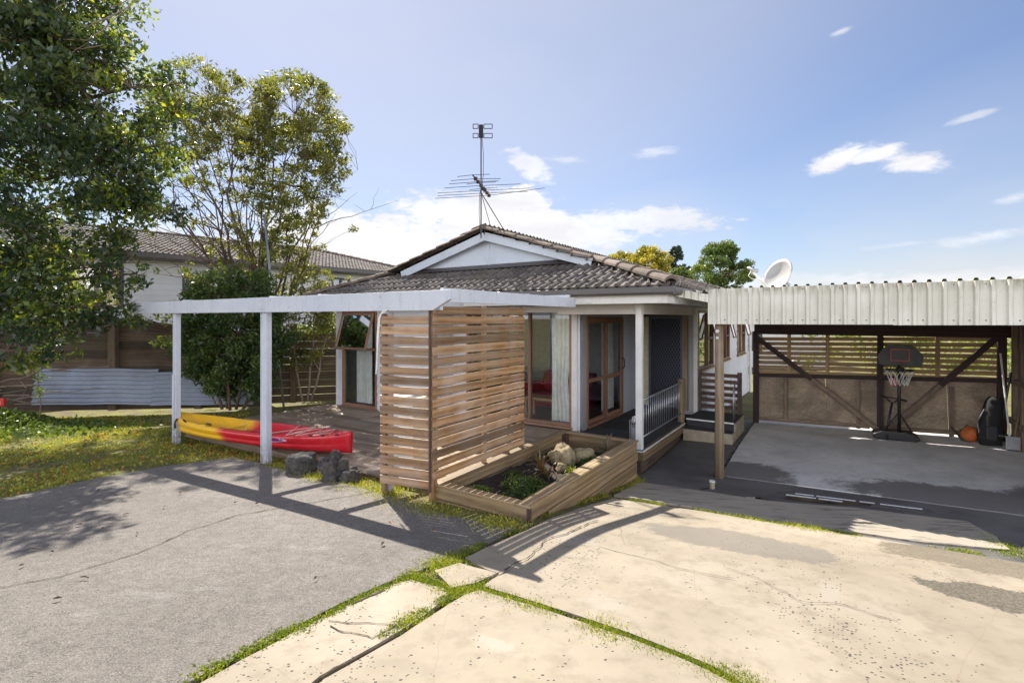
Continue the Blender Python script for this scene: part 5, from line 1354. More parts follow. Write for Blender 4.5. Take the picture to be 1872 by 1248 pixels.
def clutter():
    def pole(name, label, u0, v0, u1, v1, T0, T1, r, mat, cat, head=None):
        t = hthing(name, label, cat); a = local_pt(u0, v0, T0); b = local_pt(u1, v1, T1); b.z = max(b.z, ZF(b.x, b.y)+.01)
        mb = MB(); mb.tube([a, b], r, 8); mb.build('handle', M[mat], t)
        mb = MB()
        if head == 'rake':
            mb.tube([b+Vector((-.14, 0, .02)), b+Vector((.14, 0, .02))], .010, 6)
            for k in range(9): mb.tube([b+Vector((-.13+k*.0325, 0, .02)), b+Vector((-.13+k*.0325, -.05, .0))], .004, 5)
            mb.build('rake_head', M['galv'], t)
        elif head == 'blade':
            mb.box(b.x-.09, b.x+.09, b.y-.02, b.y, b.z, b.z+.22); mb.build('blade', M['galv'], t, bevel=.006)
        elif head == 'brush':
            mb.box(b.x-.14, b.x+.14, b.y-.04, b.y+.02, b.z, b.z+.07); mb.build('brush_head', M['blackmat'], t)
    pole('rake', 'pale handled rake leaning in the right corner of the carport', 1829, 646, 1846, 800, 4.5, 4.0, .014, 'whiteplastic', 'rake', 'rake')
    pole('broom', 'black handled broom leaning across the pale rake', 1848, 680, 1828, 800, 4.3, 4.2, .016, 'black', 'broom', 'brush')
    pole('spade', 'timber handled spade leaning against the carport side wall near the frame edge', 1869, 715, 1852, 822, 4.0, 3.7, .014, 'postwood', 'spade', 'blade')
    t = hthing('bag', 'dark upright bag slumped in the right corner of the carport', 'bag')
    mb = MB(); S, T = 4.93, 4.1; z = ZF(S, T); pts = [(S-.04, T, z), (S-.05, T+.03, z+.15), (S-.03, T+.08, z+.45), (S+.03, T+.16, z+.72), (S+.05, T+.2, z+.8)]
    mb.tube(pts, [.14, .17, .15, .12, .09], 14); mb.build('bag_body', M['blackmat'], t, smooth=True)
    mb = MB(); mb.tube([(S-.19, T-.02, z+.2), (S-.22, T-.04, z+.4), (S-.12, T+.02, z+.62)], .012, 6); mb.build('strap', M['galv'], t)
    mb = MB(); mb.box(S-.12, S+.02, T-.17, T-.12, z+.12, z+.36); mb.build('pocket', M['black'], t, bevel=.01)
    t = hthing('watering_can', 'dark green watering can beside the slumped bag', 'watering can'); S, T = 4.62, 4.35; z = ZF(S, T)
    mb = MB(); mb.tube([(S, T, z), (S, T, z+.2)], [.09, .10], 14); mb.build('body', plain('green_plastic', (.02, .09, .05), .4), t)
    mb = MB(); mb.tube([(S-.09, T, z+.05), (S-.22, T-.02, z+.24)], [.018, .012], 8); mb.build('spout', M['black'], t)
    mb = MB(); mb.tube([(S-.06, T, z+.2), (S, T, z+.29), (S+.08, T, z+.2)], .010, 8); mb.build('handle', M['black'], t)
clutter()

# ------------------------------------------------------------------ satellite dish and aerial
def build_dish():
    c = W(1.85, 1.25, 2.765); nrm = Vector((-.90, -.26, .40)).normalized()
    b = W(2.02, 1.35, 2.50)
    t = thing('satellite_dish', 'off-white round satellite dish mounted on the carport roof', 'satellite dish', b)
    side = nrm.cross(Vector((0, 0, 1))).normalized(); up = side.cross(nrm).normalized()
    R = .272; vs = [c-nrm*.09-b]; fs = []; nr, nk = 8, 40
    for j in range(1, nr+1):
        q = j/nr
        for k in range(nk):
            a = 2*PI*k/nk; vs.append(c-b+side*math.cos(a)*R*q+up*math.sin(a)*R*q*1.06-nrm*.09*(1-q*q))
    fs += [(0, 1+k, 1+(k+1) % nk) for k in range(nk)]
    for j in range(nr-1): fs += [(1+j*nk+k, 1+(j+1)*nk+k, 1+(j+1)*nk+(k+1) % nk, 1+j*nk+(k+1) % nk) for k in range(nk)]
    mb = MB(); mb._add(vs, fs, [[(0, 0)]*len(f) for f in fs]); o = mb.build('dish', paint('dish_paint', (.46, .455, .44), (.3, .28, .24), .25, .4, 3), t, smooth=True)
    so = o.modifiers.new('thick', 'SOLIDIFY'); so.thickness = .012
    mb = MB(); mb.tube([c-b+side*math.cos(2*PI*k/nk)*R+up*math.sin(2*PI*k/nk)*R*1.06 for k in range(nk+1)], .011, 6); mb.build('rim', M['galv'], t, smooth=True)
    lo = c-b-up*R*.98; tip = c-b-up*R*.45+nrm*.48
    mb = MB(); mb.beam(lo-nrm*.02, tip, .028, .022); mb.build('feed_arm', M['whiteplastic'], t)
    mb = MB(); mb.tube([tip, tip-(nrm-up*.4)*.10], [.028, .034], 12); mb.beam(tip+Vector((0, 0, .02)), tip+nrm*.06+Vector((0, 0, .03)), .05, .02); mb.build('receiver', M['galv'], t)
    mb = MB(); mb.tube([tip, tip+Vector((-.05, 0, -.08)), tip+Vector((.0, 0, -.12)), lo.lerp(tip, .6)+Vector((0, 0, -.02))], .005, 5); mb.build('cable', M['whiteplastic'], t)
    mb = MB(); mb.tube([(0, 0, 0), (0, 0, .12), c-b-nrm*.12], .022, 8); mb.box(-.08, .08, -.08, .08, 0, .012); mb.tube([c-b-nrm*.10, c-b-nrm*.17], .05, 10); mb.build('mount', M['galv'], t)
build_dish()
def build_aerial():
    base = W(-3.47, .48, 3.74); Y = base.y
    t = thing('television_aerial', 'tall thin television aerial mast with a long-armed aerial and a small double frame on top', 'aerial', base)
    P = lambda u, v, y=Y: ray(u, v, y)-base
    top = P(882, 228)
    mb = MB(); mb.tube([(0, 0, 0), (0, 0, top.z)], .014, 8); mb.build('mast', M['antenna'], t)
    for v in (239, 249):
        pass
    mb = MB()
    for v0 in (228, 245):
        a, b = P(865, v0), P(900, v0+8)
        x0, x1, z1, z0 = a.x, b.x, a.z, b.z
        for (xa, xb) in ((x0, -.06), (.06, x1)):
            for p, q in (((xa, z0), (xb, z0)), ((xa, z1), (xb, z1)), ((xa, z0), (xa, z1)), ((xb, z0), (xb, z1))): mb.tube([(p[0], -.02, p[1]), (q[0], -.02, q[1])], .009, 5)
    mb.build('frame_elements', M['antenna'], t)
    z1, z0 = P(882, 229).z, P(882, 252).z
    mb = MB(); mb.box(-.045, .045, -.03, .02, z0, z1); mb.build('dipole_box', M['blackmat'], t)
    bn = ray(864, 320, 9.55)-base; bf = ray(894, 357, 11.15)-base; bf.z = bn.z
    mb = MB(); mb.tube([bn, bf], .013, 8); mb.build('boom', M['antenna'], t)
    mb = MB(); d = (bf-bn).normalized(); sd = Vector((d.y, -d.x, 0)).normalized()
    for q, l, r, tl in ((.0, .30, .33, 0), (.16, .50, .50, -.02), (.30, .60, .42, 0), (.34, .25, .35, .0), (.48, .78, .82, .0), (.62, .30, .3, .01), (.72, 1.05, .98, .01), (.86, 1.12, .9, .0), (1.0, 1.25, 1.25, .12)):
        c = bn.lerp(bf, q); mb.tube([c-sd*l+Vector((0, 0, -.02)), c, c+sd*r+Vector((0, 0, tl))], .006, 5)
    mb.build('elements', M['antenna'], t)
    mb = MB()
    for q in (.16, .30, .48, .62, .72, .86, 1.0): c = bn.lerp(bf, q); mb.box(c.x-.035, c.x+.035, c.y-.035, c.y+.035, c.z-.03, c.z+.03)
    mb.build_each('insulator', M['gatewood'], t)
    rp = W(-3.5, 1.5, 3.93)-base
    mb = MB(); mb.tube([(0, 0, P(882, 352).z), rp], .010, 6); mb.tube([(.0, .01, P(882, 352).z), W(-3.3, .65, 3.84)-base], .008, 6)
    mb.build_each('stay', M['antenna'], t)
    mb = MB(); zt = P(882, 250).z; mb.tube([(.02, 0, zt), (.05, 0, zt-.4), (.045, 0, zt-.8), (.02, 0, zt-1.0), (-.03, 0, .9), (-.04, 0, .5), (-.01, 0, .05)], .006, 5); mb.build('lead', M['black'], t)
build_aerial()

# ------------------------------------------------------------------ drain with grates
def build_drain():
    t = hthing('drain_grate', 'long narrow wet drain with pale metal rails at the carport mouth', 'drain'); mb = MB(); tt = MB(); 
    a = Vector(ST(*gp(1442, 904))); b = Vector(ST(*gp(1690, 935)))
    def pt(k, o=0): S = a[0]+(b[0]-a[0])*k; T = a[1]+(b[1]-a[1])*k+o; x = W(S, T); return Vector((S, T, g(x.x, x.y)+.014))
    segs = [(0.05, .20), (.22, .52), (.55, .66), (.70, .99)]
    for k0, k1 in segs: mb.beam(pt(k0, .05), pt(k1, .05), .022, .014)
    for k0, k1 in ((-.02, .22), (.24, .42)): mb.beam(pt(k0, -.06), pt(k1, -.06), .020, .014)
    mb.build_each('rail', plain('wet_rail', (.72, .74, .78), .3, .3), t)
    tt.beam(pt(-.08, -.0)-Vector((0, 0, .006)), pt(1.05, .0)-Vector((0, 0, .006)), .10, .010); tt.build('channel', M['gutter'], t)
    p = gp(1302, 893); st = ST(*p); c = hthing('pipe_stub', 'short pale pipe stub beside the foot of the carport post', 'pipe'); mb = MB(); z = g(*p); mb.tube([(st[0], st[1], z-.05), (st[0], st[1], z+.10)], .035, 10); mb.build('pipe_body', M['step'], c)
    mb = MB(); mb.tube([(st[0], st[1], z+.10), (st[0], st[1], z+.115)], .042, 10); mb.build('collar', M['whiteplastic'], c)
build_drain()
def puddle(us, label):
    m = bpy.data.materials.get('puddle_water')
    if not m:
        m, w, b = newmat('puddle_water'); setin(w, b, Base_Color=(.02, .018, .015, 1), Roughness=.03); b.inputs['Specular IOR Level'].default_value = .8
    pts = PX(*us); z = min(g(*p) for p in pts)+.010; pts = densify(pts, .05, .03); mb = MB(); zz = lambda x, y: g(x, y)+.014
    cx = sum(p[0] for p in pts)/len(pts); cy = sum(p[1] for p in pts)/len(pts); n = len(pts)
    vs = [(x, y, zz(x, y)) for x, y in pts]+[(cx, cy, zz(cx, cy))]
    mb._add(vs, [(i, (i+1) % n, n) for i in range(n)], [[(0, 0)]*3]*n); o = mb.build('puddle', m); tag(o, label, kind='structure')
puddle([(1290, 893), (1300, 890), (1292, 897), (1278, 895)], 'tiny puddle beside the post')
puddle([(1440, 908), (1500, 912), (1600, 921), (1590, 926), (1500, 920), (1430, 912)], 'thin puddle along the drain')
puddle([(1365, 910), (1400, 911), (1408, 915), (1370, 914)], 'small puddle at the left end of the drain')

# ------------------------------------------------------------------ fences, iron, neighbour
def build_fences():
    t = thing('timber_fence', 'tall dark brown timber sleeper fence behind the lawn on the left', 'fence')
    P = [Vector((-15.5, 11.3, 0)), Vector((-12.2, 11.75, 0)), Vector((-9.52, 12.0, 0)), Vector((-7.6, 12.2, 0)), Vector((-6.0, 12.4, 0))]
    tops = [2.22, 2.2, 2.02, 1.68, 1.5]
    mb = MB()
    for i in range(4):
        a, b = P[i], P[i+1]; z = 0
        for k in range(12):
            z0 = -.1+k*.205; 
            ta, tb = tops[i], tops[i+1]
            if z0+.2 > max(ta, tb)+.05: break
            mb.beam(a+Vector((0, random.uniform(-.008, .008), z0+.1+(.0))), b+Vector((0, random.uniform(-.008, .008), z0+.1-.0+random.uniform(-.008, .008))), .045, .207)
        mb.beam(a+Vector((0, -.03, ta-.02)), b+Vector((0, -.03, tb-.02)), .05, .12)
    mb.build('fence_boards', M['fence'], t, bevel=.006)
    for i in (1, 2, 3): mb = MB(); p = P[i]; mb.box(p.x-.09, p.x+.09, p.y-.16, p.y-.03, -.1, tops[i]-.02); mb.build('post', M['fence'], t, bevel=.01)
    t = thing('mossy_fence', 'low mossy green timber fence at the left rear corner of the house', 'fence')
    a, b = Vector((-6.9, 12.6, 0)), Vector((-3.2, 13.9, 0)); mb = MB()
    for k in range(9): mb.beam(a+Vector((0, random.uniform(-.01, .01), .0+k*.2)), b+Vector((0, random.uniform(-.01, .01), -.03+k*.2)), .03, .185)
    mb.build('fence_boards', M['mossfence'], t, bevel=.005)
    for k in (.33, .8): mb = MB(); p = a.lerp(b, k); mb.box(p.x-.07, p.x+.07, p.y-.13, p.y-.02, -.1, 1.95); mb.build('post', M['mossfence'], t, bevel=.008)
    # corrugated iron sheets leaning on the timber fence
    m = paint('weathered_iron', (.30, .34, .42), (.16, .14, .13), .55, .45, 1.6, .12, metal=.35)
    grp = 'corrugated iron sheets along the fence foot'
    for (x0, x1, y0, y1, zb, zt, lab) in ((-11.05, -8.4, 11.45, 11.72, .10, .92, 'left grey corrugated iron sheet at the foot of the timber fence'), (-8.45, -6.2, 11.66, 11.95, .06, .82, 'right grey corrugated iron sheet, partly behind the dark shrub')):
        vs = []; nx, nz = 30, 90
        for j in range(nz+1):
            z = zb+(zt-zb)*j/nz
            for i in range(nx+1):
                q = i/nx; x = x0+(x1-x0)*q; y = y0+(y1-y0)*q+.018*math.sin(2*PI*z/.10)+.12*j/nz+mn.noise(Vector((x*1.1, z*2, 0)))*.03
                vs.append((x, y, z+mn.noise(Vector((x, 0, 3)))*.04-q*.03))
        fs = [(j*(nx+1)+i, j*(nx+1)+i+1, (j+1)*(nx+1)+i+1, (j+1)*(nx+1)+i) for j in range(nz) for i in range(nx)]
        mb = MB(); mb._add(vs, fs, [[(0, 0)]*4]*len(fs)); o = mb.build('iron_sheet', m, smooth=True); tag(o, lab, 'iron sheet', grp)
    mb = MB(); m2 = paint('dark_red_iron', (.055, .022, .022), (.12, .09, .07), .3, .5, 2, .2)
    vs = []; n = 160
    for i in range(n+1):
        q = i/n; x = -10.2+3.9*q; y = 12.35+.3*q
        for j in (0, 1): vs.append((x, y+.016*math.sin(q*n*.75*2*PI/5), (1.6-.35*q) if j == 0 else 2.16-.44*q-.02*(int(q*9) % 2)))
    fs = [(2*i, 2*i+2, 2*i+3, 2*i+1) for i in range(n)]; mb._add(vs, fs, [[(0, 0)]*4]*n); o = mb.build('iron_sheet', m2, smooth=True); tag(o, 'dark red iron sheeting rising behind the timber fence', 'iron sheet')
    # clothes pole
    t = thing('metal_pole', 'thin grey leaning metal pole in front of the many-stemmed tree', 'pole', (-5.9, 11.9, 0)); q = ray(483, 392, 11.9)-Vector((-5.9, 11.9, 0)); b = ray(500, 560, 11.9)-Vector((-5.9, 11.9, 0))
    mb = MB(); d = (b-q); mb.tube([q, b, b+d*1.4], .026, 8); mb.build('pole_shaft', M['galv'], t, smooth=True)
    mb = MB(); mb.tube([q, q-d*.02], .034, 8); mb.build('cap', M['galv'], t)
build_fences()
def build_neighbour():
    a = Vector((-16.3, 14.6, 0)); d = Vector((6.6, 7.3, 0)).normalized(); L = 16.1
    rot = math.atan2(d.y, d.x)
    N = thing('neighbour_house', 'white weatherboard neighbour house with a brown tiled hip roof behind the fence', 'house', a, rot)
    fn = lambda u, o, z: Vector((u, -o, z))
    CE = 4.22
    Y = lambda u: a.y+d.y*u
    def uu(px):   # along-wall distance seen at a photo column
        r = (px-CX)/FPX; return (r*a.y-a.x)/(d.x-r*d.y)
    def zz(px, v): return EYE-(v-HY)/FPX*Y(uu(px))
    w1 = (uu(88), uu(226), zz(160, 565), zz(160, 482)); w2 = (uu(333), uu(352), zz(342, 535), zz(342, 500)); w3 = (uu(606), uu(640), 3.0, 4.0)
    mb = MB(); boards(mb, fn, 0, L, .2, CE, [w1, w2, w3], bh=.21, lap=.022); mb.build('weatherboard_wall', paint('neighbour_paint', (.56, .57, .60), (.3, .28, .25), .3, .5, 1, .06), N)
    mb = MB(); mb.box(L, L+.05, 0, 8, .2, CE); mb.build('end_wall', M['white_board'], N)
    dm = plain('dark_frame', (.035, .035, .045), .5)
    for w_, vm in ((w1, (.28, .62)), (w2, (.5,)), (w3, (.5,))):
        mb = MB(); x0, x1, z0, z1 = w_
        for (p, q, r, s) in ((x0, x0+.08, z0, z1), (x1-.08, x1, z0, z1), (x0+.08, x1-.08, z0, z0+.08), (x0+.08, x1-.08, z1-.08, z1)): bx(mb, fn, p, q, -.05, .035, r, s)
        for k in vm: c = x0+(x1-x0)*k; bx(mb, fn, c-.05, c+.05, -.04, .03, z0+.08, z1-.08)
        f = mb.build('window', dm, N)
        p = MB(); p._add([fn(x0+.05, -.03, z0+.05), fn(x1-.05, -.03, z0+.05), fn(x1-.05, -.03, z1-.05), fn(x0+.05, -.03, z1-.05)], [(0, 1, 2, 3)], [[(0, 0), (1, 0), (1, 1), (0, 1)]]); p.build('pane', M['glass'], f)
        if vm[0] == .28:
            c = MB(); wavy(c, fn, x0+(x1-x0)*.30, x1-.1, -.15, z0+.02, z1-.02, per=.16); c.build('blind', M['yellowcurtain'], f, smooth=True)
        s = MB(); bx(s, fn, x0-.05, x1+.05, .0, .07, z0-.06, z0-.002); s.build('sill', M['white_trim'], f)
        b = MB(); bx(b, fn, x0-.02, x1+.02, -.5, -.45, z0, z1); b.build('room_backing', M['blackmat'], f)  # black sheet stands in for the darkness of the unlit room
    ov = .7; tp = .30; run = 4.2; e0, e1_ = -ov-1, L+ov
    zr = CE+.16
    mb = MB(); bx(mb, fn, e0, e1_, ov-.01, ov+.08, CE+.0, CE+.16); bx(mb, fn, e0, e1_, -.1, ov-.02, CE-.03, CE); mb.build('gutter', M['gutter'], N)
    mb = MB(); n_ = run*math.sqrt(1+tp*tp)
    tiles(mb, (0, -ov-.05, zr), (1, 0, 0), (0, 1, tp), lambda w: (e0, e1_-(run*w/n_)*1.0), n_, course=.34, tw=.17, seg=4, amp=.035)
    mb.build('roof', M['tile'], N)
    mb = MB(); ridgecaps(mb, (e1_, -ov, zr+.05), (e1_-run, -ov+run, zr+run*tp+.06), .13); ridgecaps(mb, (e0, -ov+run, zr+run*tp+.05), (e1_-run, -ov+run, zr+run*tp+.05), .12); mb.build('ridge_tiles', M['ridge'], N)
    mb = MB(); mb.poly([(e0, -ov, zr-.03), (e1_, -ov, zr-.03), (e1_-run, -ov+run, zr+run*tp-.03), (e0, -ov+run, zr+run*tp-.03)]); mb.poly([(e1_, -ov, zr-.03), (e1_, -ov+2*run, zr-.03), (e1_-run, -ov+run, zr+run*tp-.03)])
    mb.poly([(e0, -ov+run, zr+run*tp-.03), (e1_-run, -ov+run, zr+run*tp-.03), (e1_, -ov+2*run, zr-.03), (e0, -ov+2*run, zr-.03)]); mb.build('roof_underlay', M['gutter'], N)
build_neighbour()

# ------------------------------------------------------------------ trees and shrubs
def wob(a, b, n=8, amp=.12, seed=0, sag=0.0):
    a, b = Vector(a), Vector(b); L = (b-a).length; out = []
    for i in range(n+1):
        t = i/n; p = a.lerp(b, t); k = math.sin(PI*t)*amp*L
        p = p+Vector((mn.noise(Vector((t*2.5, seed, 0))), mn.noise(Vector((t*2.5, seed, 7))), mn.noise(Vector((t*2.5, seed, 3)))*.5))*k
        p.z += sag*math.sin(PI*t)*L; out.append(p)
    return out
def tree(name, label, base, stems, clumps, leaf, leafsize, barkmat, cat='tree', group=None, droop=.3, twig=.014, flat=.75, ratio=.42, rndfn=None, twigs=True, extra=0, kind=None):
    """stems: list of (points, r0, r1) in world coordinates; clumps: (centre, radius, leaves)"""
    base = Vector(base); t = thing(name, label, cat, base, 0, group)
    mb = MB(); sk = []
    for pts, r0, r1 in stems:
        n = len(pts); rad = [r0+(r1-r0)*i/(n-1) for i in range(n)]
        mb.tube([Vector(p)-base for p in pts], rad, 7); sk += [(Vector(p), r) for p, r in zip(pts, rad)]
    P = []; R = []
    for ci, (c, r, n) in enumerate(clumps):
        c = Vector(c)
        if twigs:
            best = min(sk, key=lambda s: (s[0]-c).length+max(0, s[0].z-c.z+.1)*1.5)
            w_ = wob(best[0], c, 5, .14, ci*1.7); m_ = len(w_)
            mb.tube([p-base for p in w_], [max(.004, min(best[1]*.7, twig)*(1-.75*i/(m_-1))) for i in range(m_)], 5, cap=False)
            for e in range(3+extra):
                dv = Vector((RG.normal(), RG.normal(), RG.normal()*.6+.2)).normalized()*r*RG.uniform(.6, 1.15)
                q = w_[-2]; mb.tube([x-base for x in wob(q, c+dv, 3, .2, ci+e*3.3)], [twig*.4, twig*.3, twig*.2, .002], 4, cap=False)
        g_ = RG.normal(size=(n, 3)); g_ = g_/np.linalg.norm(g_, axis=1, keepdims=True)*(RG.uniform(0, 1, (n, 1))**.45)*r
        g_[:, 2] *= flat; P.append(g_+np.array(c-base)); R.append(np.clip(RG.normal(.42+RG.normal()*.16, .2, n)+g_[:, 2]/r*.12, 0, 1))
    if sk: mb.build('trunk', barkmat, t, smooth=True)
    if P: leafcloud('crown', np.concatenate(P), leafsize, leaf, t, droop=droop, rnd=np.concatenate(R), ratio=ratio)
    return t
def pxp(u, v, y): return ray(u, v, y)

def big_tree():
    rg = np.random.default_rng(3); cl = []
    # outline of the crown in the picture: right-hand limit per height, kept as real distances at 9 m
    lim = [(-3.0, -5.6), (-2, -5.9), (.9, -8.4), (1.6, -8.4), (2.4, -8.3), (3.2, -7.9), (3.6, -6.9), (4.2, -6.45), (5.2, -6.35), (5.9, -6.5), (6.6, -7.0), (7.4, -6.95), (8.2, -7.1), (9, -7.6)]
    k = 0
    while k < 215:
        z = rg.uniform(1.9, 9.2); xr = interp(z, lim)
        x = xr-.28-abs(rg.normal())*1.35 if rg.uniform() < .75 else rg.uniform(-11.6, xr-.3)
        y = 9.0+rg.normal()*.75
        if z < 3.35 and (x > -8.5 or rg.uniform() < .35): continue
        y = y-(.5 if z > 3 else 0)*rg.uniform()
        cl.append(((x, y, z), rg.uniform(.32, .55), 210)); k += 1
    for u, v, y, r, n in ((255, 590, 9.4, .22, 60), (200, 575, 9.3, .35, 150), (160, 590, 9.2, .35, 150), (120, 610, 9.0, .3, 110), (90, 560, 8.8, .4, 170), (215, 530, 9.4, .3, 100), (60, 620, 8.6, .35, 120), (30, 600, 8.4, .4, 180), (90, 650, 8.6, .22, 60), (40, 665, 8.4, .3, 90), (10, 660, 8.2, .3, 90), (250, 510, 9.4, .25, 70), (185, 500, 9.3, .3, 110), (130, 530, 9.2, .4, 150), (15, 540, 8.4, .5, 260), (60, 500, 8.6, .5, 250), (140, 470, 9, .45, 200)):
        cl.append((tuple(pxp(u, v, y)), r, n))
    for u, v, y, r, n in ((262, 150, 9.3, .24, 70), (285, 138, 9.3, .26, 80), (312, 132, 9.4, .24, 70), (336, 150, 9.4, .26, 70), (300, 168, 9.3, .22, 55), (326, 182, 9.2, .24, 60), (350, 196, 9.2, .2, 45), (282, 205, 9.2, .26, 70), (308, 228, 9.1, .24, 60), (336, 250, 9.0, .22, 50), (300, 270, 8.9, .25, 60), (262, 250, 9, .3, 90), (275, 300, 8.9, .3, 80), (268, 350, 8.8, .3, 80), (262, 400, 8.8, .25, 60), (290, 380, 8.8, .2, 40), (285, 330, 8.8, .22, 45)):
        cl.append((tuple(pxp(u, v, y)), r, int(n*.75)))
    for _ in range(38):
        cl.append((tuple(pxp(rg.uniform(20, 285), rg.uniform(430, 610), rg.uniform(8.8, 9.8))), rg.uniform(.12, .24), int(rg.uniform(16, 45))))
    b = Vector((-11.6, 9.5, .1)); st = []
    st.append((wob((-8.6, 9.1, 6.0), pxp(345, 150, 9.4), 9, .1, 17), .045, .008)); st.append((wob((-8.6, 9.1, 4.6), pxp(340, 250, 9.0), 9, .1, 18), .04, .007)); st.append((wob((-10.9, 9.2, 2.4), pxp(270, 560, 9.3), 9, .1, 19), .035, .006)); st.append((wob((-10.6, 9.2, 3.0), pxp(285, 480, 9.3), 9, .1, 20), .035, .006))
    st.append((wob(b, (-10.2, 9.3, 4.5), 8, .05, 1), .20, .12)); st.append((wob((-10.5, 9.3, 3.4), (-8.2, 9.0, 8.0), 8, .08, 2), .11, .04)); st.append((wob((-10.2, 9.3, 4.4), (-10.4, 9.3, 8.6), 8, .08, 3), .12, .04))
    st.append((wob((-10.9, 9.3, 2.2), pxp(190, 560, 9.3), 8, .08, 4), .07, .02)); st.append((wob((-10.8, 9.3, 2.6), pxp(250, 500, 9.4), 8, .08, 5), .06, .015)); st.append((wob((-10.4, 9.3, 3.6), pxp(240, 330, 8.9), 8, .08, 6), .07, .02))
    st.append((wob((-11.2, 9.3, 1.5), pxp(40, 640, 8.4), 8, .08, 7), .06, .02))
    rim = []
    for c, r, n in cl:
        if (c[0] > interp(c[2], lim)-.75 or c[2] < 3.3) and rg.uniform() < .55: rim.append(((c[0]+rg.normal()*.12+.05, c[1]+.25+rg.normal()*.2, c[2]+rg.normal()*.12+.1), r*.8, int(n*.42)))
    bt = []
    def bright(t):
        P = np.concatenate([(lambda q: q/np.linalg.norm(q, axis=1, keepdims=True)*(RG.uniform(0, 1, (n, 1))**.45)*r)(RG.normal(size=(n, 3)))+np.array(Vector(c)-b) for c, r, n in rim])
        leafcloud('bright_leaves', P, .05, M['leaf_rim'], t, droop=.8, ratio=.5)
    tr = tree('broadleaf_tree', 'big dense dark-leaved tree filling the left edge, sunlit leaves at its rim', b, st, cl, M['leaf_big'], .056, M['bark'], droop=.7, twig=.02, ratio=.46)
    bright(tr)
    # bare pale branches crossing the top left, from the same tree but bare
    t = thing('bare_branch', 'pale bare forked branches reaching across the top left of the big tree', 'branch', (-9.9, 8.3, 6.4)); mb = MB(); bb = Vector((-9.9, 8.3, 6.4))
    for (pts, r) in (([(-30, 75), (90, 75), (150, 55), (240, 10)], .03), ([(-30, 60), (60, 85), (150, 90), (190, 82)], .022), ([(60, 86), (130, 98), (172, 70)], .012), ([(-30, 40), (60, 45), (120, 5)], .02), ([(100, 72), (160, 74), (205, 40), (260, -10)], .012), ([(-20, 30), (30, 40), (140, 100)], .012), ([(200, 15), (225, 5), (250, -10)], .009)):
        w_ = [pxp(u, v, 8.0+.1*i) for i, (u, v) in enumerate(pts)]; f = []
        for a, c in zip(w_, w_[1:]): f += wob(a, c, 4, .06, a.x)[:-1]
        f.append(w_[-1]); n = len(f); mb.tube([p-bb for p in f], [r*(1-.7*i/(n-1)) for i in range(n)], 6)
    mb.build('branches', M['barkpale'], t, smooth=True)
big_tree()

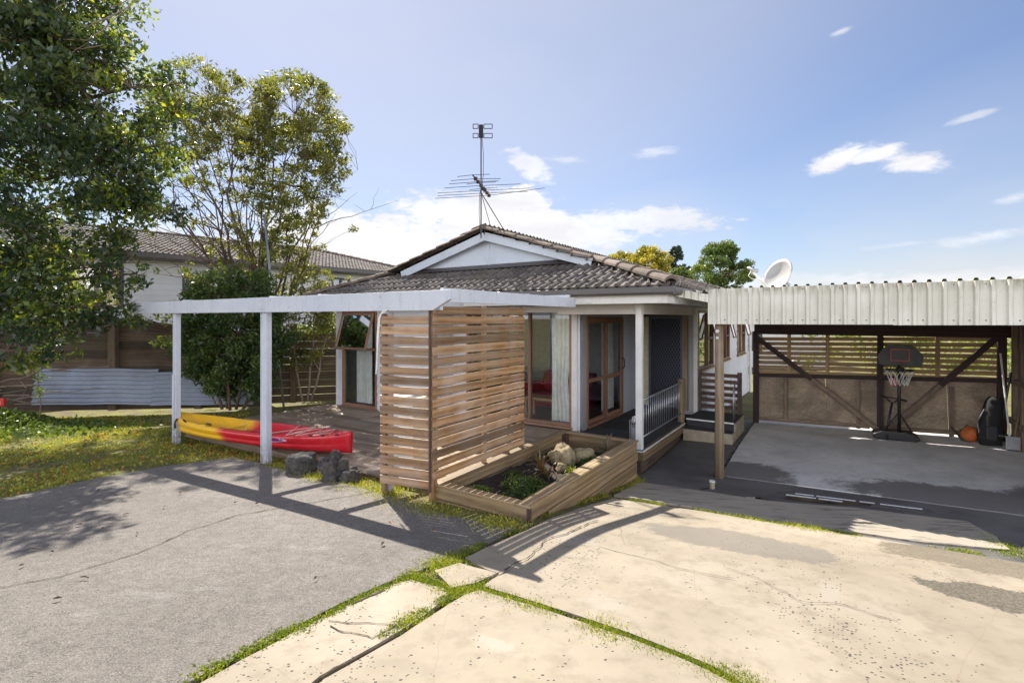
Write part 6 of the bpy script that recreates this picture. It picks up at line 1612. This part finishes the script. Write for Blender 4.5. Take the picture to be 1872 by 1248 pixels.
def stem_tree():
    rg = np.random.default_rng(5); Y = 14.0; cl = []; b = Vector((-6.95, 14.0, .0)); st = []
    def add(u, v, r, n, dy=1.0): cl.append((tuple(pxp(u, v, Y+rg.normal()*dy)), r, n))
    # two uneven lobes of small sprays, thinning downwards
    def lobe(cu, cv, ru, rv, n, hollow=0.0):
        k = 0
        while k < n:
            a, q = rg.uniform(0, 2*PI), rg.uniform(0, 1)**.5
            u, v = cu+ru*q*math.cos(a), cv+rv*q*math.sin(a)
            if mn.noise(Vector((u*.018, v*.018, 4)))+.45*mn.noise(Vector((u*.05, v*.05, 4))) < -.22-.12*(1-q): continue
            add(u, v, rg.uniform(.14, .30), int(rg.uniform(16, 46)), .7); k += 1
    lobe(362, 200, 98, 94, 215); lobe(535, 232, 94, 98, 310); lobe(450, 230, 60, 80, 50); lobe(535, 330, 90, 60, 50); lobe(370, 290, 80, 50, 30)
    lobe(300, 175, 36, 40, 22); lobe(612, 305, 20, 45, 18)
    for _ in range(60): add(rg.uniform(330, 600), rg.uniform(300, 420), rg.uniform(.12, .22), 22, .7)
    for _ in range(160): add(rg.normal(515, 42), rg.uniform(340, 565), rg.uniform(.12, .24), 34, .6)
    for _ in range(30): add(rg.uniform(545, 650), rg.uniform(495, 570), rg.uniform(.12, .2), 24, .5)
    for _ in range(22): add(rg.uniform(300, 440), rg.uniform(440, 570), rg.uniform(.12, .22), 20, .6)
    for _ in range(50): add(rg.normal(430, 45), rg.uniform(300, 540), rg.uniform(.1, .2), 24, .6)
    tips = [(275, 325), (292, 300), (310, 345), (325, 300), (345, 260), (300, 230), (370, 230), (395, 190), (420, 210), (440, 300), (360, 330), (480, 220), (505, 200), (540, 210), (570, 240), (600, 285), (520, 300), (465, 330), (590, 350), (615, 325)]
    for i, (u, v) in enumerate(tips):
        tip = pxp(u, v, Y+rg.normal()*.5); m_ = b+Vector((rg.normal()*.18+(tip.x-b.x)*.22, rg.normal()*.2, 2.2+rg.uniform(0, .8)))
        p = wob(b+Vector((rg.normal()*.12, rg.normal()*.12, 0)), m_, 5, .07, i)[:-1]+wob(m_, tip, 7, .13, i+40)
        st.append((p, .085 if i % 4 == 0 else .045, .008))
        for k in range(6):
            j = 5+k; tp = p[min(j, len(p)-2)]; e = tp+Vector((rg.normal()*.7+(tip.x-b.x)*.15, rg.normal()*.5, rg.uniform(.5, 1.5)))
            if e.z < pxp(0, 110, Y).z: st.append((wob(tp, e, 6, .2, i*7+k), .014, .003))
            for m2 in range(2): q2 = tp.lerp(e, rg.uniform(.3, .8)); st.append((wob(q2, q2+Vector((rg.normal()*.35, rg.normal()*.3, rg.uniform(.1, .7))), 4, .2, k+m2*9+i), .006, .0015))
    # bare drooping twigs on the left and right
    for i, (u, v, u2, v2) in enumerate([(400, 420, 262, 380), (395, 450, 250, 400), (400, 480, 240, 440), (380, 470, 270, 350), (500, 330, 622, 360), (520, 370, 628, 330), (510, 400, 600, 400), (415, 520, 285, 500), (410, 540, 300, 470), (395, 400, 300, 300), (410, 430, 330, 350)]):
        st.append((wob(pxp(u, v, Y), pxp(u2, v2, Y-.4), 7, .08, i+90), .022, .004))
        for k in range(3): q = pxp(u+(u2-u)*(.4+.18*k), v+(v2-v)*(.4+.18*k), Y-.2); st.append((wob(q, q+Vector((rg.normal()*.4+(-.5 if u2 < 450 else .5), rg.normal()*.3, rg.uniform(-.3, .7))), 4, .1, k), .008, .002))
    tree('multi_stem_tree', 'tall many-stemmed tree with thin open foliage rising behind the pergola', b, st, cl, M['leaf_tree'], .055, M['bark'], droop=.2, twig=.014)
stem_tree()
def ellipclumps(c, rad, n, r, leaves, seed, zmin=0, shell=.55, bias=None):
    rg = np.random.default_rng(seed); out = []
    while len(out) < n:
        v = rg.normal(size=3); v /= np.linalg.norm(v); q = rg.uniform(shell, 1)**.6
        p = (c[0]+v[0]*rad[0]*q, c[1]+v[1]*rad[1]*q, c[2]+v[2]*rad[2]*q)
        if p[2] < zmin: continue
        out.append((p, r*rg.uniform(.7, 1.2), leaves))
    return out
b = Vector((-6.3, 11.2, .05))
st = [(wob(b+Vector((dx, dy, 0)), b+Vector((dx*5, dy*5, 2.4)), 6, .08, i), .035, .008) for i, (dx, dy) in enumerate(((.1, 0), (-.12, .05), (.02, -.1), (.22, .08), (-.2, -.02)))]
tree('dense_shrub', 'dense dark green shrub behind the kayak, taller than the pergola beam', b, st, ellipclumps((-6.25, 11.2, 1.75), (1.28, .75, 1.6), 250, .24, 140, 8, .25, .3), M['leaf_shrub'], .045, M['bark'], cat='shrub')
b = Vector((-5.15, 12.5, .0))
st = [(wob(b+Vector((dx, 0, 0)), b+Vector((dx*6, .2, 2.3)), 6, .08, i+5), .03, .006) for i, dx in enumerate((.1, -.1, .02))]
tree('thin_shrub', 'thin bushy shrub with reddish twigs between the dark shrub and the house', b, st, ellipclumps((-5.15, 12.5, 1.9), (.95, .5, 1.0), 46, .28, 70, 9, .6, .2), M['leaf_tree'], .038, M['barkpale'], cat='shrub')
b = Vector((-3.9, 15.5, 0)); st = [(wob(b, b+Vector((-.3, 0, 2.2)), 6, .08, 3), .06, .02)]
tree('light_shrub', 'bright yellow-green leafy shrub beyond the mossy fence', b, st, ellipclumps((-4.9, 15.2, 1.9), (1.5, .7, 1.2), 40, .34, 80, 10, .6, .2), M['leaf_light'], .055, M['bark'], cat='shrub')
b = Vector((-6.9, 11.6, .1)); st = [(wob(b, b+Vector((-.8, -.1, 1.9)), 6, .08, 3), .02, .006)]
tree('light_shrub', 'small sprig of bright leaves between the timber fence and the dark shrub', b, st, [(tuple(pxp(u, v, 11.3)), .2, 38) for u, v in ((290, 628), (305, 620), (300, 585), (320, 570), (345, 500), (375, 510), (400, 490), (360, 540))], M['leaf_light'], .045, M['barkpale'], cat='shrub')
# ivy heap at the far left
def heap():
    rg = np.random.default_rng(21); n = 5200; x = rg.normal(-10.4, 1.0, n); y = rg.normal(10.2, .45, n)
    z = np.array([g(a, b_) for a, b_ in zip(x, y)])+.42*np.exp(-((x+10.6)/1.1)**2)*np.exp(-((y-10.3)/.5)**2)*rg.uniform(.3, 1, n)+.03
    P = np.stack([x, y, z], 1); o = leafcloud('ivy_heap', P, .045, M['leaf_far'], droop=0, ratio=.55); tag(o, 'heap of sunlit ivy and leaf litter under the big tree', 'ivy', kind='stuff')
    t = thing('brush_pile', 'tangle of bare brown sticks on the ground against the fence at far left', 'sticks', (-11.0, 10.8, .15)); mb = MB(); bb = Vector((-11.0, 10.8, .15))
    for i in range(26):
        a = Vector((rg.uniform(-12, -10.4), rg.uniform(10.4, 11.1), rg.uniform(.15, .7))); b_ = a+Vector((rg.normal()*.9, rg.normal()*.25, rg.uniform(-.1, .35)))
        w_ = wob(a, b_, 6, .15, i); mb.tube([p-bb for p in w_], [.014*(1-.12*k) for k in range(7)], 5)
    for (u0, v0, u1, v1) in ((95, 678, 160, 668), (90, 676, 130, 678), (140, 672, 200, 670)):
        w_ = wob(pxp(u0, v0, 11.3), pxp(u1, v1, 11.3), 6, .12, u0); mb.tube([p-bb for p in w_], .012, 5)
    mb.build('sticks', M['barkpale'], t)
    b = pxp(70, 760, 10.3); b.z = g(b.x, b.y); st = [(wob(b, pxp(75, 610, 10.2), 8, .05, 12), .012, .005)]
    tree('sapling', 'thin leafy sapling standing in front of the timber fence at far left', b, st, [(tuple(pxp(u, v, 10.2)), .16, 34) for u, v in ((70, 645), (85, 630), (60, 625), (95, 650), (105, 620), (50, 650), (75, 690), (78, 665), (72, 715))], M['leaf_far'], .04, M['stem'], cat='sapling')
heap()
def redbox():
    p = ray(-2, 735, 10.6); z = g(p.x, p.y); t = thing('red_sign', 'small red plastic sign with white writing at the far left edge', 'sign', (p.x, p.y, z)); mb = MB(); zc = EYE-(735-HY)/FPX*10.6-z
    mb.box(-.25, .13, -.03, .03, zc-.085, zc+.085); mb.build('panel', M['redplastic'], t, bevel=.008)
    mb = MB(); mb.box(-.15, .06, -.034, -.031, zc+.01, zc+.035); mb.box(-.15, .07, -.034, -.031, zc-.03, zc-.015); mb.build('lettering', M['whiteplastic'], t)
    mb = MB(); mb.box(-.22, -.19, -.01, .02, -.05, zc-.086); mb.box(.06, .09, -.01, .02, -.05, zc-.086); mb.build_each('stake', M['gatewood'], t)
redbox()
# distant trees on the right
def far_tree(name, label, u0, u1, vt, Y, mat, seed, z0=1.0, n=80, conical=0, leaves=110, ls=.09, cr=.7):
    rg = np.random.default_rng(seed); cx = ((u0+u1)/2-CX)/FPX*Y; R = (u1-u0)/2/FPX*Y; zt = EYE+(HY-vt)/FPX*Y; cl = []
    b = Vector((cx, Y, -.5)); st = [(wob(b, (cx, Y, zt-.4), 8, .02, seed), .16, .03)]
    for i in range(n):
        t = rg.uniform(0, 1)**.8; z = z0+(zt-z0)*t
        if conical: rr = R*(1.02-t)**.75
        else: rr = R*math.sqrt(max(.03, 1-(abs(t-.38)/.64)**2.2))
        a = rg.uniform(0, 2*PI); q = rg.uniform(.45, 1)
        cl.append(((cx+rr*q*math.cos(a), Y+rr*q*math.sin(a), z), R*.22*rg.uniform(.7, 1.2)*cr/.7, leaves))
    return tree(name, label, b, st, cl, mat, ls, M['bark'], droop=.1, twig=.03)
far_tree('far_tree', 'large rounded light green tree beyond the carport, left of the satellite dish', 1262, 1372, 448, 34, M['leaf_far'], 31, 2.0, 120, leaves=170, ls=.085)
far_tree('pine_tree', 'dark pine tree with layered branches beyond the roof', 1196, 1276, 448, 42, M['leaf_pine'], 33, 4.2, 110, conical=1, leaves=90, ls=.08, cr=.32)
far_tree('wattle_tree', 'yellow flowering tree showing above the roof slope', 1140, 1232, 455, 30, M['leaf_yellow'], 35, 3.9, 90, leaves=130, ls=.07)
far_tree('wattle_tree', 'smaller yellow-green tree top just left of the taller yellow tree above the roof', 1100, 1172, 462, 33, M['leaf_yellow'], 37, 4.6, 60, leaves=110, ls=.07)
far_tree('far_tree', 'yellow-green bush low between the pine and the rounded tree', 1215, 1275, 492, 27, M['leaf_far'], 39, 2.8, 50, leaves=110, ls=.07)
# hedge beyond the carport back wall
def hedge():
    rg = np.random.default_rng(41); cl = [((rg.uniform(13, 26), 22+rg.normal()*1.0, rg.uniform(-.4, 1.6)), .5, 30) for _ in range(90)]
    t = tree('hedge', 'sunlit green hedge seen through the gaps of the carport back wall', (14, 22, -.5), [], cl, M['leaf_light'], .13, M['bark'], cat='hedge', twigs=False)
hedge()

# ------------------------------------------------------------------ lawn, weeds, litter
def vedge(u): return interp(u, [(0, 913), (160, 879), (300, 853), (425, 838), (470, 846), (560, 871), (640, 886), (700, 905), (800, 936), (900, 962), (948, 968)])
def blades(name, P, h, mat, rnd, wd=.0035, lean=.5):
    n = len(P); a = np.stack([RG.normal(size=n)*lean, RG.normal(size=n)*lean, np.ones(n)], 1); a = unit(a)*np.asarray(h).reshape(-1, 1)
    b = unit(np.stack([RG.normal(size=n), RG.normal(size=n), np.zeros(n)], 1))*wd
    return quads(name, P, a, b, mat, rnd, diamond=False)
def on_ground(xy, dz=0): return np.array([(x, y, g(x, y)+dz) for x, y in xy])
def lawn():
    rg = np.random.default_rng(51); pts = []; hs = []; rn = []; P2 = []
    while len(pts) < 62000:
        y = rg.uniform(4.2, 11.9); x = rg.uniform(-12.5, -1.3)
        u = CX+FPX*x/y
        if u < -60: continue
        S, T = ST(x, y)
        if S > -7.62 and T > -3.24: continue
        z = g(x, y); v = HY+(EYE-z)/y*FPX
        if v > vedge(u)-1.5 if 0 <= u <= 948 else v > 913-u*.2: continue
        n1 = mn.noise(Vector((x*1.1, y*1.1, 0))); n2 = mn.noise(Vector((x*5, y*5, 2)))
        d = .55+n1*.9+n2*.5
        if rg.uniform() > d: continue
        pts.append((x, y, z-.008)); hs.append(rg.uniform(.012, .035)*(1+max(0, n2)*1.2)); rn.append(min(1, max(0, .5+n1*.6+n2*.4+rg.normal()*.2)))
    o = blades('lawn_grass', np.array(pts), hs, M['grass'], np.array(rn), .0055, .9); tag(o, 'patchy mossy lawn between the driveway and the fence', 'grass', kind='stuff')
    q = [p for p in pts if rg.uniform() < .10]; P = np.array(q)+np.array([0, 0, .018])
    o = leafcloud('lawn_weeds', P, .018, M['grass'], droop=0, ratio=.6, rnd=np.clip(rg.normal(.6, .25, len(P)), 0, 1)); tag(o, 'small clover leaves scattered through the lawn', 'weeds', kind='stuff')
    q = [p for p in pts if rg.uniform() < .022]; P = np.array(q)+np.array([0, 0, .022])
    o = leafcloud('leaf_litter', P, .024, M['deadleaf'], droop=0, ratio=.5); tag(o, 'fallen brown leaves on the lawn', 'leaf litter', kind='stuff')
lawn()
def joint_weeds(name, lines_, label, per_m=900, width=.035, h=(.008, .03), mat='moss', patch=.0):
    rg = np.random.default_rng(abs(hash(name)) % 1000 if False else len(name)*7); pts = []; hs = []; rn = []
    for ln, dens, wd in lines_:
        p = PX(*ln)
        for a, b in zip(p, p[1:]):
            L = math.dist(a, b); n = int(L*per_m*dens)
            for _ in range(n):
                t = rg.uniform(); x = a[0]+(b[0]-a[0])*t; y = a[1]+(b[1]-a[1])*t
                x0, y0 = x, y
                k = mn.noise(Vector((x*3.2, y*3.2, 4)))+mn.noise(Vector((x*11, y*11, 4)))*.6
                if k < patch-.1: continue
                s = wd*width*(1+k*1.2); x += rg.normal()*s; y += rg.normal()*s
                pts.append((x, y, g(x, y)+.008)); hs.append(rg.uniform(*h)*(1+max(0, k)*1.5)*(1.9 if rg.uniform() < .04 else 1)); rn.append(min(1, max(0, .5+k*.6+rg.normal()*.3)))
    P = np.array(pts); n = len(P); o = blades(name, P, hs, M[mat], np.array(rn), .0045, .9); tag(o, label, 'weeds', kind='stuff')
    c = leafcloud(name+'_leaves', P[::2]+np.array([0, 0, .006]), .007, M[mat], droop=-.3, ratio=.6, rnd=np.array(rn)[::2], sizevar=.7); tag(c, label+', low round leaves', 'weeds', kind='stuff')
joint_weeds('joint_weeds', [([(350, 1245), (440, 1200), (510, 1165), (600, 1128)], .9, .8), ([(600, 1128), (650, 1100), (700, 1078), (750, 1056)], 1.3, .9), ([(745, 1052), (790, 1068), (835, 1085)], 1.8, 1.1),
    ([(835, 1085), (790, 1112), (745, 1140), (700, 1165)], 1.6, .9), ([(835, 1088), (870, 1070), (885, 1058)], 1.8, 1.2), ([(790, 1042), (830, 1025)], 2.2, 1.6), ([(800, 1035), (880, 998), (950, 970)], .8, .8),
    ([(860, 1080), (930, 1100), (1010, 1125)], 3.0, 1.0), ([(1010, 1125), (1090, 1150), (1150, 1170), (1220, 1198), (1300, 1230), (1380, 1262)], 6.0, 1.25), ([(510, 1163), (590, 1142)], 1.4, 1.3)],
    'bright green weeds and moss filling the joints between the concrete slabs', 2200, h=(.006, .022), patch=-.22)
joint_weeds('drain_joint_weeds', [([(1140, 912), (1280, 934), (1400, 954)], .5, .6), ([(1395, 955), (1480, 968), (1600, 986)], 1.0, .9), ([(1480, 968), (1600, 986)], 1.0, 1.1), ([(1600, 986), (1700, 1000), (1850, 1022)], .7, .8), ([(1790, 985), (1850, 1010), (1872, 1030)], 2.0, 2.6), ([(1780, 968), (1840, 1005)], .8, .9)],
    'yellow-green weeds along the joint before the drain apron', 1300)
joint_weeds('verge_weeds', [([(640, 884), (700, 900), (760, 925), (850, 945), (930, 962)], 1.0, 3.0), ([(780, 930), (860, 948), (950, 965)], 1.6, 2.2), ([(975, 955), (1060, 920), (1160, 885)], 1.0, 1.2), ([(1160, 884), (1166, 860)], 1.5, 1.2), ([(1300, 885), (1345, 880)], 1.0, 1.4), ([(500, 850), (600, 880)], .8, 1.6)],
    'rough green weeds along the edge of the planter and driveway', 1500, h=(.012, .038), mat='grass', patch=.12)
def litter():
    rg = np.random.default_rng(61)
    def one(name, label, cat, u, v, s, mat, group, stick=False):
        p = gp(u, v); z = g(*p)+.028
        mb = MB(); a = rg.uniform(0, 2*PI); c, sn = math.cos(a), math.sin(a)
        if stick: mb.tube([(-s*c, -s*sn, .004), (0, 0.004, .008), (s*c, s*sn, .004)], [.004, .005, .003], 5)
        else:
            vs = [(-s*c, -s*sn, .002), (s*.45*sn, -s*.45*c, .012), (s*c, s*sn, .006), (-s*.45*sn, s*.45*c, .014), (0, 0, .001)]; mb._add(vs, [(0, 1, 4), (1, 2, 4), (2, 3, 4), (3, 0, 4)], [[(0, 0)]*3]*4)
        o = mb.build(name, mat); o.location = (p[0], p[1], z); tag(o, label, cat, group)
    for u, v, l in ((712, 961, 'orange leaf in the sunlit triangle of the pergola shadow'), (792, 974, 'small orange leaf in the shade of the slatted screen'), (923, 961, 'orange leaf in the weeds by the planter front corner'), (928, 975, 'orange leaf at the joint of asphalt and concrete')):
        one('fallen_leaf', l, 'leaf', u, v, .035, M['deadleaf'], 'fallen leaves on the driveway')
    for u, v in ((145, 964), (188, 971), (105, 1102), (95, 1015), (60, 1010), (155, 1063), (470, 925), (430, 923), (630, 935), (577, 1064), (390, 888), (230, 945), (330, 905), (300, 931), (40, 1040), (520, 940), (250, 980), (180, 900), (700, 1000)):
        st = rg.uniform() < .4
        one('twig' if st else 'debris_leaf', 'short dark twig lying on the asphalt driveway' if st else 'small dark curled leaf lying on the asphalt driveway', 'twig' if st else 'leaf', u, v, rg.uniform(.012, .035), M['bark'], 'twigs on the driveway' if st else 'dark leaves on the driveway', st)
litter()

def gap_backdrop_house():  # invented house, added to stand in for the brightness behind the slats
    a = Vector((6.5, 27.0, -.6)); t = thing('gap_backdrop_house', 'invented pale house that whitens the slat gaps of the carport back wall', 'house', a, ROT*.4)
    fn = lambda u, o, z: Vector((u, -o, z)); wn = [(1.5, 3.0, 1.0, 2.0), (5.0, 6.5, 1.0, 2.0)]
    mb = MB(); boards(mb, fn, 0, 9.5, 0, 2.5, wn, bh=.2); mb.build('weatherboard_wall', M['white_trim'], t)
    mb = MB(); mb.poly([(-.3, -.4, 2.5), (9.8, -.4, 2.5), (9.0, 2.2, 2.95), (.5, 2.2, 2.95)]); mb.build('roof', M['ridge'], t)
    for w_ in wn:
        mb = MB(); bx(mb, fn, w_[0], w_[1], -.08, -.05, w_[2], w_[3]); f = mb.build('window', plain('far_glass', (.05, .06, .07), .2), t)
        mb = MB(); bx(mb, fn, (w_[0]+w_[1])/2-.04, (w_[0]+w_[1])/2+.04, -.05, .02, w_[2], w_[3]); mb.build('mullion', M['white_trim'], f)
gap_backdrop_house()
